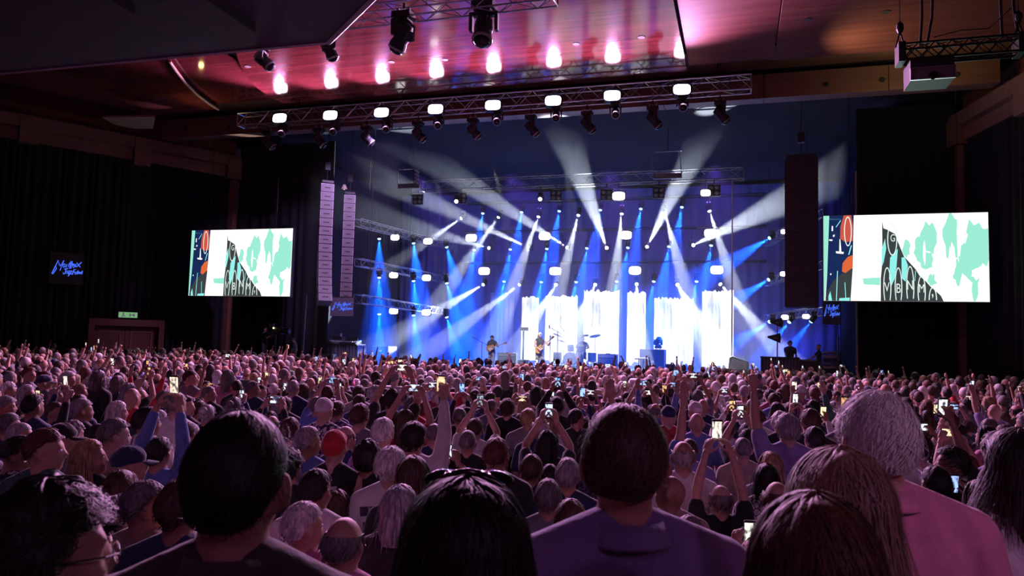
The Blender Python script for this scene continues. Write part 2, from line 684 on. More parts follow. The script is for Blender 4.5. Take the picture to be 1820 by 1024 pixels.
# slim wooden columns in the stage corners
struct('column_1', MB().box((-24.05, 30.7, 5.6), (0.28, 0.3, 11.2)), 'beam_wood')
struct('column_2', MB().box((7.95, 30.7, 5.6), (0.28, 0.3, 11.2)), 'beam_wood')

# stage side drapes
for i, (x0, x1, lab) in enumerate([(-23.95, -18.6, 'black drape closing the stage left of the loudspeaker column'), (4.45, 7.85, 'black drape behind the right video screen')]):
    o = drape('stage_drape', (x0, 31, 0), (x1, 31, 0), 0.05, 11.9, 'black_drape', 0.5, 0.05, 20 + i, 0.0, -1)
    tag(o, lab, 'drape', 'black stage drapes')
o = MB().box((4.42, 30.92, 4.7), (0.05, 0.05, 9.4)).build('drape_batten', 'plaster_beige')
tag(o, 'thin pale batten on the edge of the right stage drape', 'batten')
for i, (x, lab) in enumerate(((-21.6, 'dark drape along the left wing of the stage'), (5.6, 'dark drape along the right wing of the stage'))):
    o = drape('stage_drape', (x, 31.2, 0), (x, 44.6, 0), 0.05, 11.9, 'black_drape', 0.5, 0.05, 25 + i, 0.0, 1)
    tag(o, lab, 'drape', 'black stage drapes')
o = drape('backdrop', (-21.4, 44.5, 0), (5.5, 44.5, 0), 1.1, 11.9, 'stage_drape', 0.6, 0.05, 31, 0.0, -1)
tag(o, 'violet backdrop curtain hanging across the back of the stage', 'backdrop')

# stage
struct('floor_stage', MB().box((-8, 36.7, STZ / 2), (27, 17, STZ)), 'stage_deck', label='raised black stage floor')
struct('ceiling_stage', MB().box((-8, 36.3, 12.3), (34, 18.2, 0.3)), 'black_drape')

# proscenium beam in wooden boards with recessed lamp holes
cuts = [-25.2, -19.6, -14.0, -8.4, -2.6, 0.9, 4.9, 8.2]
beam_root = bpy.data.objects.new('beam', None)
COL.objects.link(beam_root)
beam_root['kind'] = 'structure'
beam_root['label'] = 'wooden beam over the stage opening'
for i in range(len(cuts) - 1):
    a, b = cuts[i] + 0.012, cuts[i + 1] - 0.012
    MB().prism([(0, 11.28), (0.0, 12.15), (0.9, 12.15), (0.9, 11.38)], b - a, (a, 27.0, 0), ((0, 1, 0), (0, 0, 1), (1, 0, 0))).build('board', 'beam_wood', beam_root)
for px, py in ((1468, 150), (1568, 142), (1700, 133), (330, 229), (408, 225)):
    p = PY(px, py, 26.985)
    MB().lathe([(0.085, 0), (0.085, 0.03), (0.06, 0.032)], 14, p, Matrix.Rotation(PI / 2, 3, 'X')).build('lamp_hole', 'rubber', beam_root)

# ceiling: lacquered panels in plan, each a slab
ceil_root = bpy.data.objects.new('ceiling', None)
COL.objects.link(ceil_root)
ceil_root['kind'] = 'structure'
ceil_root['label'] = 'lacquered red wooden ceiling in large panels'


def ceil_panel(plan, z, th=0.12, mat='ceiling_wood', parent=None):
    mb = MB()
    k = len(plan)
    v = [(x, y, z) for x, y in plan] + [(x, y, z + th) for x, y in plan]
    f = [tuple(range(k)), tuple(range(2 * k - 1, k - 1, -1))] + [(i, k + i, k + (i + 1) % k, (i + 1) % k) for i in range(k)]
    mb.add(v, f)
    return mb.build('ceiling_panel', mat, ceil_root)


def plan(pts, z):
    return [tuple(PZ(x, y, z)[:2]) for x, y in pts]


# curved left rim of the middle panel, straight right rim
rimL = plan([(500, 181), (478, 172), (455, 155), (437, 135), (425, 112), (418, 90)], ZC)
xr = PZ(1221, 126, ZC)
yfar = 25.25
nearL = (rimL[-1][0] - 0.6, 4.0)
mid_plan = [(rimL[0][0], yfar)] + rimL[1:] + [nearL, (xr.x - 0.1, 4.0), (xr.x, yfar)]
ceil_panel(mid_plan, ZC)
# left panel with its own curved end, then the panel by the wall
c2 = plan([(389, 191), (372, 180), (350, 163), (330, 143), (314, 122), (302, 104)], ZC + 0.1)
lp = [(c2[0][0], yfar - 0.1)] + c2[1:] + [(c2[-1][0] - 0.4, 4.0), (rimL[-1][0] + 0.6, 4.0), (rimL[0][0] + 0.5, yfar - 0.1)]
ceil_panel(lp, ZC + 0.16)
ceil_panel([(-44, yfar - 0.25), (-44, 4.0), (c2[-1][0] - 0.2, 4.0)] + c2[::-1], ZC + 0.02)
# lit edge of the curved end, put in as a pale strip
mb = MB()
mb.path([(x, y, ZC + 0.0) for x, y in c2], 0.05, 6)
mb.build('panel_lit_edge', 'plaster_beige', ceil_root)
# panels on the right
xa = PZ(1376, 114, ZC + 0.1).x
ceil_panel([(xr.x + 0.06, yfar + 0.1), (xr.x - 0.04, 4.0), (xa - 0.03, 4.0), (xa - 0.03, yfar + 0.1)], ZC + 0.22, mat='ceiling_satin')
ceil_panel([(xa, yfar - 0.2), (xa, 4.0), (xa + 7.0, 4.0), (xa + 7.0, yfar - 0.2)], ZC + 0.05, mat='ceiling_satin')
ceil_panel([(xa + 7.05, yfar - 0.2), (xa + 7.05, 4.0), (22, 4.0), (22, yfar - 0.2)], ZC + 0.1, mat='ceiling_satin')
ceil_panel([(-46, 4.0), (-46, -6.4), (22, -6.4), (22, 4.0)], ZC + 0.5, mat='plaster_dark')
for px, py in ((1435, 35), (1575, 21), (1024, 78), (1140, 66), (696, 110), (791, 106), (440, 118)):
    p = PZ(px, py, ZC + (0.05 if px > 1376 else 0.0))
    MB().lathe([(0.11, -0.012), (0.11, 0.03), (0.05, 0.03)], 14, p).build('lamp_hole', 'rubber', ceil_root)
# back part of the ceiling, above the gap in front of the beam
struct('ceiling_gap', MB().box((-9, 26.4, 12.45), (36, 2.6, 0.1)), 'beam_wood')
# lens-shaped reflector panel below the left ceiling
rf = plan([(181, 209), (205, 222), (238, 229), (272, 229), (276, 208)], 11.2)
o = ceil_panel(rf, 11.2, 0.08, 'plaster_beige')
o.parent = None
o.name = 'sound_reflector'
tag(o, 'small beige curved reflector panel under the left end of the ceiling', 'reflector')

# near soffit over the left of the hall (stepped plaster, its lit edge put in as a white strip)
zs = 8.6
A0 = PZ(585, 76, zs)
B0 = PZ(0, 131, zs)
C0 = PZ(662, 0, zs)
dAB = (A0 - B0).normalized()
dAC = (C0 - A0).normalized()
sof = [tuple((A0 - dAB * 30)[:2]), tuple(A0[:2]), tuple((A0 + dAC * 9)[:2]), tuple((A0 + dAC * 9 - dAB * 40)[:2])]


def slab(name, plan_, z0, z1, mat, parent=None, kind=None):
    mb = MB()
    k = len(plan_)
    v = [(x, y, z0) for x, y in plan_] + [(x, y, z1) for x, y in plan_]
    mb.add(v, [tuple(range(k)), tuple(range(2 * k - 1, k - 1, -1))] + [(i, k + i, k + (i + 1) % k, (i + 1) % k) for i in range(k)])
    o = mb.build(name, mat, parent)
    if kind:
        o['kind'] = kind
    return o


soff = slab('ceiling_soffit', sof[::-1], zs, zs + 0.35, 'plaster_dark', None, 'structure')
soff['label'] = 'dark stepped plaster soffit over the left of the hall'
inw = Vector((dAB.y, -dAB.x, 0))
q0 = A0 + inw * 1.1 - dAB * 1.0
q1 = q0 - dAB * 30
q2 = q1 + inw * 8
q3 = q0 + inw * 8 + dAC * 0
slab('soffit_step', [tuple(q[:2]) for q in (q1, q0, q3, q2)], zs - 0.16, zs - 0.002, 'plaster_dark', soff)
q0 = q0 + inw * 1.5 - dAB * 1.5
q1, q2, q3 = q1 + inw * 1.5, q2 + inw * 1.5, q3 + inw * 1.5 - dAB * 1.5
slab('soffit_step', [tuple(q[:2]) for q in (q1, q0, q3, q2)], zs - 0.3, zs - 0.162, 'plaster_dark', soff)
mb = MB()
mb.path([tuple(A0 - dAB * 30 + Vector((0, 0, 0.0))), tuple(A0)], 0.035, 4)
mb.path([tuple(A0), tuple(A0 + dAC * 9)], 0.06, 4)
mb.build('soffit_lit_edge', 'white_paint', soff)

# ------------------------------------------------------------------ double door in the left wall, with exit sign
dc, sdc = on_wall(219, 600, LWA, LWD)
ang = math.atan2(-LWD.y, -LWD.x)
DW = (s_d0 - s_d1) - 0.1
d1 = thing('door_1', 'dark reddish double door in the left wall', 'door', (dc.x, dc.y, 0), ang)
d1['kind'] = 'structure'
del d1['category']
# local x along the wall towards the stage, local -y into the hall
hd = 3.0
MB().box((-DW / 2 + 0.12, -0.32, hd / 2), (0.24, 0.5, hd)).build('door_frame', 'door_wood', d1)
MB().box((DW / 2 - 0.12, -0.32, hd / 2), (0.24, 0.5, hd)).build('door_frame', 'door_wood', d1)
MB().box((0, -0.32, hd - 0.15), (DW - 0.48, 0.5, 0.3)).build('door_frame', 'door_wood', d1)
lw = (DW - 0.5) / 2
for sx in (-1, 1):
    lf = MB().box((sx * lw / 2, -0.2, (hd - 0.3) / 2), (lw - 0.02, 0.08, hd - 0.3)).build('door_leaf', 'door_wood', d1)
    mbp = MB()
    w_, h_, t_ = lw - 0.45, hd - 0.8, 0.04
    cx, cz = sx * lw / 2, (hd - 0.3) / 2
    mbp.box((cx - w_ / 2, -0.26, cz), (t_, 0.03, h_)).box((cx + w_ / 2, -0.26, cz), (t_, 0.03, h_)).box((cx, -0.26, cz + h_ / 2), (w_, 0.03, t_)).box((cx, -0.26, cz - h_ / 2), (w_, 0.03, t_))
    mbp.build('moulding', 'beam_wood', lf)
    MB().bar((sx * 0.08, -0.3, 0.95), (sx * 0.08, -0.3, 1.25), 0.02).build('handle', 'chrome', lf)
es = thing('exit_sign', 'small green exit sign above the wooden double door', 'sign', tuple(dc[:2]) + (3.06,), ang)
MB().box((0, -0.42, 0.14), (0.85, 0.1, 0.3)).build('sign_box', 'black_plastic', es)
MB().box((0, -0.475, 0.14), (0.78, 0.01, 0.24)).build('sign_face', 'exit_green', es)
mb = MB()
# running figure and arrow pictograms
mb.box((-0.2, -0.484, 0.15), (0.05, 0.006, 0.1)).box((-0.2, -0.484, 0.22), (0.04, 0.006, 0.04)).box((-0.24, -0.484, 0.08), (0.03, 0.006, 0.08)).box((-0.15, -0.484, 0.09), (0.03, 0.006, 0.07))
mb.box((0.15, -0.484, 0.14), (0.2, 0.006, 0.04)).box((0.24, -0.484, 0.14), (0.05, 0.006, 0.12)).box((0.08, -0.484, 0.14), (0.03, 0.006, 0.16))
mb.build('pictogram', 'white_paint', es)

# ------------------------------------------------------------------ logo banners: handwritten "Montreux Jazz Festival"
LOGO = [  # polylines in banner units, x 0..1, y 0..1 (up)
    [(0.075, 0.30), (0.15, 0.50), (0.235, 0.73), (0.27, 0.60), (0.295, 0.55), (0.395, 0.74), (0.30, 0.41)],
    [(0.14, 0.50), (0.17, 0.56), (0.20, 0.47), (0.14, 0.36), (0.10, 0.29)],
    [(0.40, 0.63), (0.375, 0.58), (0.385, 0.53), (0.42, 0.53), (0.44, 0.58), (0.43, 0.63), (0.40, 0.63)],
    [(0.47, 0.52), (0.485, 0.64), (0.535, 0.54), (0.555, 0.66)],
    [(0.60, 0.735), (0.575, 0.50)], [(0.555, 0.665), (0.64, 0.675)],
    [(0.64, 0.735), (0.61, 0.50)], [(0.63, 0.60), (0.655, 0.66), (0.68, 0.65)],
    [(0.66, 0.59), (0.70, 0.62), (0.69, 0.66), (0.665, 0.63), (0.67, 0.56), (0.70, 0.53)],
    [(0.715, 0.65), (0.715, 0.57), (0.745, 0.56), (0.755, 0.66)],
    [(0.775, 0.70), (0.885, 0.565)], [(0.915, 0.73), (0.775, 0.565)],
    [(0.42, 0.47), (0.53, 0.495)], [(0.475, 0.48), (0.455, 0.33), (0.41, 0.31), (0.395, 0.36)],
    [(0.53, 0.42), (0.50, 0.40), (0.50, 0.34), (0.53, 0.34), (0.545, 0.42), (0.55, 0.33)],
    [(0.555, 0.43), (0.60, 0.43), (0.555, 0.33), (0.60, 0.33)],
    [(0.61, 0.43), (0.65, 0.43), (0.60, 0.34), (0.545, 0.25), (0.56, 0.33), (0.65, 0.34)],
    [(0.70, 0.47), (0.665, 0.31)], [(0.70, 0.47), (0.755, 0.485)], [(0.68, 0.40), (0.73, 0.41)],
    [(0.735, 0.37), (0.76, 0.39), (0.75, 0.41), (0.735, 0.38), (0.745, 0.33), (0.765, 0.33)],
    [(0.80, 0.41), (0.775, 0.39), (0.80, 0.36), (0.78, 0.33)], [(0.83, 0.46), (0.81, 0.34)], [(0.80, 0.42), (0.85, 0.42)],
    [(0.85, 0.40), (0.845, 0.35)], [(0.86, 0.41), (0.87, 0.35), (0.89, 0.42)],
    [(0.915, 0.41), (0.895, 0.38), (0.91, 0.35), (0.93, 0.42), (0.935, 0.35)], [(0.955, 0.46), (0.945, 0.36)],
]


def banner(loc, rotz, w, h, label, mat='black_drape', bright=True, zlow=None):
    t = thing('festival_banner', label, 'banner', loc, rotz, 'festival logo banners')
    MB().box((0, 0.02, h / 2), (w, 0.04, h)).build('cloth_panel', mat, t)
    mb = MB()
    for pl in LOGO:
        mb.path([((x - 0.5) * w, -0.012, y * h) for x, y in pl], 0.0125 * w * 1.15, 4)
    lg = mb.build('logo', 'logo_glow_blue', t)
    lg['label'] = 'blue handwritten lettering reading Montreux Jazz Festival'
    MB().bar((-w / 2, 0.02, h), (w / 2, 0.02, h), 0.03).build('top_batten', 'black_metal', t)
    return t


bp, sb = on_wall(114, 478, LWA, LWD)
btop, _ = on_wall(114, 450, LWA, LWD)
bbot, _ = on_wall(114, 506, LWA, LWD)
bw = abs(on_wall(84, 478, LWA, LWD)[1] - on_wall(145, 478, LWA, LWD)[1])
nl = Vector((-LWD.y, LWD.x, 0))
b_o = banner(Vector((bp.x, bp.y, bbot.z)) + nl * 0.45, ang, bw, btop.z - bbot.z, 'dark banner with blue handwritten festival logo on the left wall curtain', 'black_plastic')

# ------------------------------------------------------------------ trusses
def truss(name, label, p, q, size=0.5, r=0.026, bay=0.55, group='lighting trusses', mat='aluminium', w=None, up=None):
    p, q = Vector(p), Vector(q)
    w = size if w is None else w
    t = thing(name, label, 'truss', p, 0, group)
    d = q - p
    L = d.length
    ux = d / L
    uz = Vector((0, 0, 1))
    if abs(ux.z) > 0.9:
        uz = Vector((0, 1, 0))
    uy = uz.cross(ux).normalized()
    uz = ux.cross(uy).normalized()
    cs = [uy * (a * w / 2) + uz * (b * size / 2) for a, b in ((-1, -1), (1, -1), (1, 1), (-1, 1))]
    for c in cs:
        MB().bar(c, c + d, r, 6).build('chord', mat, t)
    mb = MB()
    n = max(2, int(L / bay))
    for i in range(n):
        a, b = L * i / n, L * (i + 1) / n
        for k in range(4):
            c0, c1 = cs[k], cs[(k + 1) % 4]
            if (i + k) % 2:
                c0, c1 = c1, c0
            mb.bar(c0 + ux * a, c1 + ux * b, r * 0.55, 4, cap=False)
    for k in range(4):
        for a in (0, L):
            mb.bar(cs[k] + ux * a, cs[(k + 1) % 4] + ux * a, r * 0.8, 4)
    lt = mb.build('lattice', mat, t)
    lt['kind'] = 'stuff'
    if up:
        for fr in (0.12, 0.5, 0.88):
            c = d * fr + cs[2]
            MB().bar(c - uz * 0.02, Vector((c.x, c.y, up - p.z)), 0.012, 5).build('cable', 'black_metal', t)
    return t


TY = 25.6
tz = 11.36
FT = truss('front_truss', 'long aluminium truss in front of the stage carrying eight white blinders', (-19.85, TY, tz), (0.45, TY, tz), 0.5, 0.03, 0.5)
for i, x in enumerate((-17.2, -12.6, -8.0, -3.4, -0.6)):
    for dx in (-0.12, 0.12):
        MB().bar((x + 19.85 + dx, 0, 0.25), (x + 19.85, 0.1, 1.06), 0.02, 5).build('sling', 'black_metal', FT)

Tb = 34.0
p_, q_ = PY(752, 331, Tb), PY(1322, 309, Tb)
zb = (p_.z + q_.z) / 2
truss('rear_truss', 'aluminium truss over the middle of the stage with four-lamp blinders', (p_.x, Tb, zb), (q_.x, Tb, zb), 0.5, 0.028, 0.6, up=12.17)
# left wing ladder of three short trusses running back into the stage
wing = []
for i, (py0, z, nm) in enumerate(((395, 7.95, 'upper'), (466, 5.95, 'middle'), (531, 4.05, 'lower'))):
    a = PZ(636, py0, z)
    b = Vector((-16.3, 40.5, z))
    truss('wing_truss', '%s of the three short trusses in the left wing of the stage' % nm, a, b, 0.35, 0.02, 0.5, 'wing trusses', up=12.17)
    wing.append((a, b))
for i, (z, nm) in enumerate(((8.2, 'upper'), (6.0, 'middle'), (4.05, 'lower'))):
    a = Vector((3.3, 33.2, z))
    b = Vector((1.6, 42.5, z))
    truss('wing_truss', '%s of the three short trusses in the right wing of the stage' % nm, a, b, 0.35, 0.02, 0.5, 'wing trusses', up=12.17)
# rear rows behind the band, dark pipes
PIPE = {'upper': 10.5, 'middle': 8.8, 'lower': 6.95}
for nm, z in PIPE.items():
    t = thing('lighting_bar', '%s pair of slim black pipes across the back of the stage' % nm, 'lighting bar', (-15.4, 40.5, z), 0, 'rear lighting bars')
    for y in (-0.24, 0.35):
        MB().bar((0, y, 0), (16.9, y, 0), 0.05, 6).build('pipe', 'black_metal', t)
    for x in np.linspace(0.3, 16.6, 6):
        MB().bar((x, -0.24, 0), (x, 0.35, 0), 0.025, 5).build('spacer', 'black_metal', t)
    for x in (1.9, 8.4, 15.1):
        MB().bar((x, 0.35, 0), (x, 0.35, 12.17 - z), 0.01, 5).build('cable', 'black_metal', t)
o = MB().bar((-0.2, 34.0, 1.1), (-0.2, 34.0, 9.9), 0.03).build('truss_mast', 'aluminium')
tag(o, 'slim upright mast under the right end of the rear truss', 'mast')

# ------------------------------------------------------------------ fixtures
def moving_head_proto():
    t = thing('moving_head_light', 'moving head', 'stage light')
    mb = MB()
    mb.box((0, 0, -0.17), (0.40, 0.30, 0.13)).box((0, 0, -0.26), (0.30, 0.26, 0.06))
    mb.build('base', 'black_plastic', t)
    mb = MB()
    mb.prism([(-0.145, -0.12), (0.145, -0.12), (0.145, 0.0), (0.095, 0.0), (0.095, -0.09), (-0.095, -0.09), (-0.095, 0.0), (-0.145, 0.0)], 0.07, (0, -0.035, 0))
    mb.build('clamp', 'aluminium', t)
    MB().bar((0, 0, -0.1), (0, 0, 1), 0.025, 6).build('hanging_rod', 'black_metal', t)
    mb = MB()
    mb.box((0, 0, -0.32), (0.46, 0.12, 0.06))
    for s in (-1, 1):
        mb.prism([(-0.08, -0.30), (0.08, -0.30), (0.06, -0.62), (-0.06, -0.62)], 0.06, (s * 0.23 - 0.03, 0, 0), ((0, 1, 0), (0, 0, 1), (1, 0, 0)))
    mb.build('yoke', 'black_plastic', t)
    mb = MB()
    mb.lathe([(0.06, -0.24), (0.13, -0.22), (0.165, -0.12), (0.17, 0.05), (0.155, 0.12), (0.175, 0.2), (0.18, 0.3), (0.165, 0.31), (0.15, 0.29)], 18)
    mb.box((0, 0.15, -0.05), (0.16, 0.06, 0.2)).box((0, -0.15, -0.05), (0.16, 0.06, 0.2))
    hd_ = mb.build('head', 'black_plastic', t, False)
    hd_.location = (0, 0, -0.56)
    MB().lathe([(0.150, 0.292), (0.148, 0.335), (0.125, 0.375), (0.08, 0.40), (0.01, 0.412)], 18).build('lens', 'glass_dark', hd_, True)
    MB().lathe([(0.183, 0.27), (0.19, 0.29), (0.183, 0.315), (0.165, 0.318)], 18).build('lens_ring', 'lens_grey', hd_)
    return t


MH = moving_head_proto()
LENS = {}


def lens_mesh(mat):
    if mat not in LENS:
        src = child(child(MH, 'head'), 'lens').data
        me = src.copy()
        me.materials.clear()
        me.materials.append(MATS[mat])
        LENS[mat] = me
    return LENS[mat]


mh_used = []


def moving_head(loc, d, label, group, scale=1.0, lens=None, hang=None):
    """hang a fixture so that the middle of its lens sits at loc, looking along d"""
    o = MH if not mh_used else dup(MH)
    mh_used.append(o)
    d = Vector(d).normalized()
    piv = Vector(loc) - d * 0.3 * scale
    o.location = piv + Vector((0, 0, 0.56 * scale))
    o.scale = (scale,) * 3
    h = child(o, 'head')
    h.rotation_euler = d.to_track_quat('Z', 'Y').to_euler()
    y = child(o, 'yoke')
    y.rotation_euler = (0, 0, math.atan2(d.x, -d.y) if abs(d.x) + abs(d.y) > 0.05 else 0)
    if lens:
        child(h, 'lens').data = lens_mesh(lens)
    child(o, 'hanging_rod').scale = (1, 1, max(0.1, ((hang if hang else o.location.z + 0.1) - o.location.z) / scale))
    tag(o, label, 'stage light', group)
    return o


def blinder_proto():
    t = thing('blinder_light', 'b', 'stage light')
    mb = MB()
    mb.prism([(-0.30, -0.16), (-0.26, -0.21), (0.26, -0.21), (0.30, -0.16), (0.30, 0.16), (0.26, 0.21), (-0.26, 0.21), (-0.30, 0.16)], 0.18, (0, 0.0, 0))
    mb.build('housing', 'black_metal', t)
    se = []
    for k in range(28):
        a = 2 * PI * k / 28
        ca, sa = math.cos(a), math.sin(a)
        se.append((0.285 * math.copysign(abs(ca) ** 0.55, ca), 0.195 * math.copysign(abs(sa) ** 0.55, sa)))
    MB().prism(se, 0.012, (0, -0.014, 0)).build('light_panel', 'blinder_glow', t)
    mb = MB()
    for s in (-1, 1):
        mb.box((s * 0.325, 0.09, 0.12), (0.02, 0.05, 0.34))
    mb.box((0, 0.09, 0.29), (0.67, 0.05, 0.02))
    mb.build('bracket', 'black_metal', t)
    MB().bar((0, 0.09, 0.0), (0, 0.09, 1), 0.02, 5).build('hanging_rod', 'black_metal', t)
    mb = MB()
    for x in np.linspace(-0.22, 0.22, 7):
        mb.box((x, 0.2, 0), (0.02, 0.04, 0.3))
    mb.build('cooling_fins', 'black_metal', t)
    return t


BL = blinder_proto()
bl_used = []
_pm2 = child(BL, 'light_panel').data.copy()
_pm2.materials.clear()
_pm2.materials.append(MATS['stage_blinder_glow'])


def blinder(loc, label, group, scale=1.0, tilt=0.0, rotz=0.0, stage=True, hang=None):
    o = BL if not bl_used else dup(BL)
    bl_used.append(o)
    o.location = loc
    o.scale = (scale,) * 3
    o.rotation_euler = (tilt, 0, rotz)
    if stage:
        child(o, 'light_panel').data = _pm2
    child(o, 'hanging_rod').scale = (1, 1, max(0.3, ((hang or 0) - loc[2]) / scale))
    tag(o, label, 'stage light', group)
    return o


# eight front blinders
fb = [(497, 210), (587, 205), (678, 200), (774, 194), (876, 187), (983, 179), (1088, 170), (1212, 159)]
for i, (x, y) in enumerate(fb):
    p = PY(x, y, 25.2)
    blinder(p, 'glowing white blinder on the front truss, %s from the left' % ordn(i), 'front truss blinders', 1.0, R(-12), R(8), False)
    spot('blinder_lamp', p + Vector((0, -0.08, -0.02)), p + Vector((3.0, -15, -8.5)), 5000, (1.0, 0.44, 0.94), 125, 0.6, 0.2)
# front truss moving heads that hang facing the hall
for i, (x, y) in enumerate([(500, 238), (592, 235), (686, 231), (778, 224), (883, 217), (988, 211), (1094, 205), (1214, 192)]):
    p = PY(x, y, 25.17)
    moving_head(p, (0.15, -0.75, -0.65), 'unlit moving head under the front truss blinders, %s from the left' % ordn(i), 'front truss moving heads below the blinders', 0.8, None, 11.14)
# and those between, tilted towards the stage
for i, (x, y) in enumerate([(485, 262), (575, 258), (660, 255), (752, 248), (850, 243), (953, 238), (1053, 232), (1170, 224), (1290, 215)]):
    p = PY(x, y, 25.95)
    moving_head(p, (0.62, 0.35, -0.7), 'dark moving head tilted towards the stage on the front truss, %s from the left' % ordn(i), 'front truss moving heads tilted to the stage', 1.0, None, 11.14)

spot('key_lamp', (-9.0, 26.6, 9.2), (-8.75, 32.5, 2.1), 8000, (1.0, 0.93, 0.82), 11, 0.5, 0.05)
spot('key_lamp', (-11.6, 26.6, 9.2), (-10.8, 32.5, 2.0), 4500, (0.85, 0.9, 1.0), 11, 0.5, 0.05)
spot('key_lamp', (-6.2, 26.6, 9.2), (-6.8, 36.5, 2.2), 6000, (0.85, 0.92, 1.0), 14, 0.5, 0.05)
HB = 40.8
AIM = []


def beam_head(x, y, Y, tgt, energy, col, deg, lens, label, group, scale=0.62, blend=0.25, hang=None):
    p = PY(x, y, Y)
    d = Vector(tgt) - p
    moving_head(p, d, label, group, scale, lens, hang)
    dn = d.normalized()
    spot('beam_lamp', p + dn * 0.13 * scale, p + dn * 5, energy, col, deg, blend, 0.04)
    return p


BLUE = (0.003, 0.085, 1.0)
WHT = (0.78, 0.86, 1.0)
EB, EW, EU = 75000, 56000, 72000
rows = {'upper': [(858, 379), (927, 377), (994, 375), (1067, 373), (1139, 371), (1212, 368)],
        'middle': [(843, 444), (907, 443), (972, 442), (1043, 441), (1116, 440), (1189, 438), (1264, 436)],
        'lower': [(896, 500), (962, 501), (1024, 501), (1096, 500), (1162, 500), (1238, 500)]}
for nm, pts in rows.items():
    for i, (x, y) in enumerate(pts):
        t = PY(x - 22, y + 130, HB - 1.5)
        beam_head(x, y, HB, t, EB, BLUE, 19, 'blue_lens', 'moving head with blue beam, %s from left in the %s rear row' % (ordn(i), nm), 'blue beam heads at the back', hang=PIPE[nm])
# white beams falling from the upper row
tg = [(700, 470), (790, 520), (905, 530), (990, 530), (1090, 530), (1220, 520), (1320, 560)]
for i, (x, y) in enumerate([(820, 388), (886, 386), (957, 385), (1028, 382.5), (1105, 380), (1182, 378), (1261, 375)]):
    beam_head(x, y, HB - 0.6, PY(*tg[i], HB - 3), EW, WHT, 11, 'white_lens', 'moving head with white beam falling from the upper rear row, %s from left' % ordn(i), 'white beam heads, upper row', hang=PIPE['upper'])
tg = [(740, 575), (740, 640), (930, 600), (1030, 570), (1135, 600), (1240, 570), (1400, 640)]
for i, (x, y) in enumerate([(859, 506), (923.5, 506), (988, 506), (1058, 506), (1131.6, 505), (1204, 506), (1280, 505)]):
    beam_head(x, y, HB - 0.6, PY(*tg[i], HB - 5), EW * 0.95, WHT, 11, 'white_lens', 'moving head with white beam from the lower rear row, %s from left' % ordn(i), 'white beam heads, lower row', hang=PIPE['lower'])
# white beams rising towards the hall
tg = [(700, 395), (640, 300), (760, 280), (1020, 280), (1245, 250), (1420, 345)]
for i, (x, y) in enumerate([(869, 441), (939, 440), (1008, 440), (1078.5, 441), (1150, 439), (1232, 436)]):
    beam_head(x, y, HB - 0.8, PY(*tg[i], HB - 9), EU * (0.35 if i == 0 else 1), WHT, 9.5, 'white_lens', 'moving head with white beam rising towards the hall, %s from left' % ordn(i), 'rising white beam heads', 0.62, 0.5, PIPE['middle'])
# wings
for r_, (ys, nm) in enumerate((((424, 432, 439), 'upper'), ((493, 499, 503), 'middle'), ((558, 560, 563.5), 'lower'))):
    z = (7.55, 5.45, 3.65)[r_]
    for i, (x, y) in enumerate(zip((674, 735, 794), ys)):
        Y = PZ(x, y, z).y
        Y = min(max(Y, 32.6), 41)
        t = PY(x + (0, 12, 30)[i], y + 110, Y - 0.5)
        beam_head(x, y, Y, t, EB * 0.8, BLUE, 24, 'blue_lens', 'moving head with blue beam on the %s left wing truss, %s from left' % (nm, ordn(i)), 'blue beam heads on the left wing', 0.6, hang=(7.8, 5.8, 3.9)[r_])
for i, (x, y, nm) in enumerate(((1368, 423, 'upper'), (1366.5, 497, 'middle'), (1368, 572, 'lower'))):
    beam_head(x, y, 38, PY(x - 90, y + 55, 36.5), EB * 0.8, BLUE, 20, 'blue_lens', 'moving head with blue beam on the %s right wing truss' % nm, 'blue beam heads on the right wing', 0.6)
for i, (x, y) in enumerate(((1403, 572), (1442, 571))):
    beam_head(x, y, 34.5 - i, PY(x - 45, y + 55, 34), EB * 0.5, BLUE, 20, 'blue_lens', 'moving head with blue beam under the right loudspeaker column, %s from left' % ordn(i), 'blue beam heads under the right loudspeakers', 0.6)
# white blinders on stage
sb_ = [((702, 422), 'upper left wing, outer'), ((760.5, 429), 'upper left wing, inner'), ((699.6, 489), 'middle left wing, outer'), ((758, 494), 'middle left wing, inner'),
       ((699.6, 553), 'lower left wing, outer'), ((757.4, 555.6), 'lower left wing, inner')]
for (x, y), nm in sb_:
    blinder(PY(x, y, 35), 'glowing oval blinder on the %s side' % nm, 'stage blinders', 0.8, R(-8), R(10))
for i, (x, y) in enumerate(((837.5, 423), (968, 420), (1112, 418), (1263, 414.6))):
    blinder(PY(x, y, 40.1), 'glowing oval blinder in the upper rear row, %s from left' % ordn(i), 'stage blinders', 1.12, R(-3), R(8), True, PIPE['middle'])
for i, (x, y) in enumerate(((860.5, 482), (987, 482), (1128.5, 481), (1274, 480))):
    blinder(PY(x, y, 40.1), 'glowing oval blinder in the lower rear row, %s from left' % ordn(i), 'stage blinders', 1.12, R(-3), R(8), True, PIPE['lower'])
for i, (x, y) in enumerate(((1099.6, 348.6), (1254, 343))):
    blinder(PY(x, y, 33.7), 'glowing oval blinder under the rear truss, %s of two' % ('left' if i == 0 else 'right'), 'stage blinders', 1.0 if i == 0 else 0.75, R(-3), R(8), True, zb - 0.2)
for i, (x, y, nm) in enumerate(((1394, 412, 'upper right wing'), (1392.7, 487, 'middle right wing'), (1395, 564, 'lower right wing, left of two'), (1432.5, 562.7, 'lower right wing, right of two'))):
    blinder(PY(x, y, 34.5), 'round white lamp on the %s truss' % nm, 'stage blinders', 0.52, R(-8), R(5))
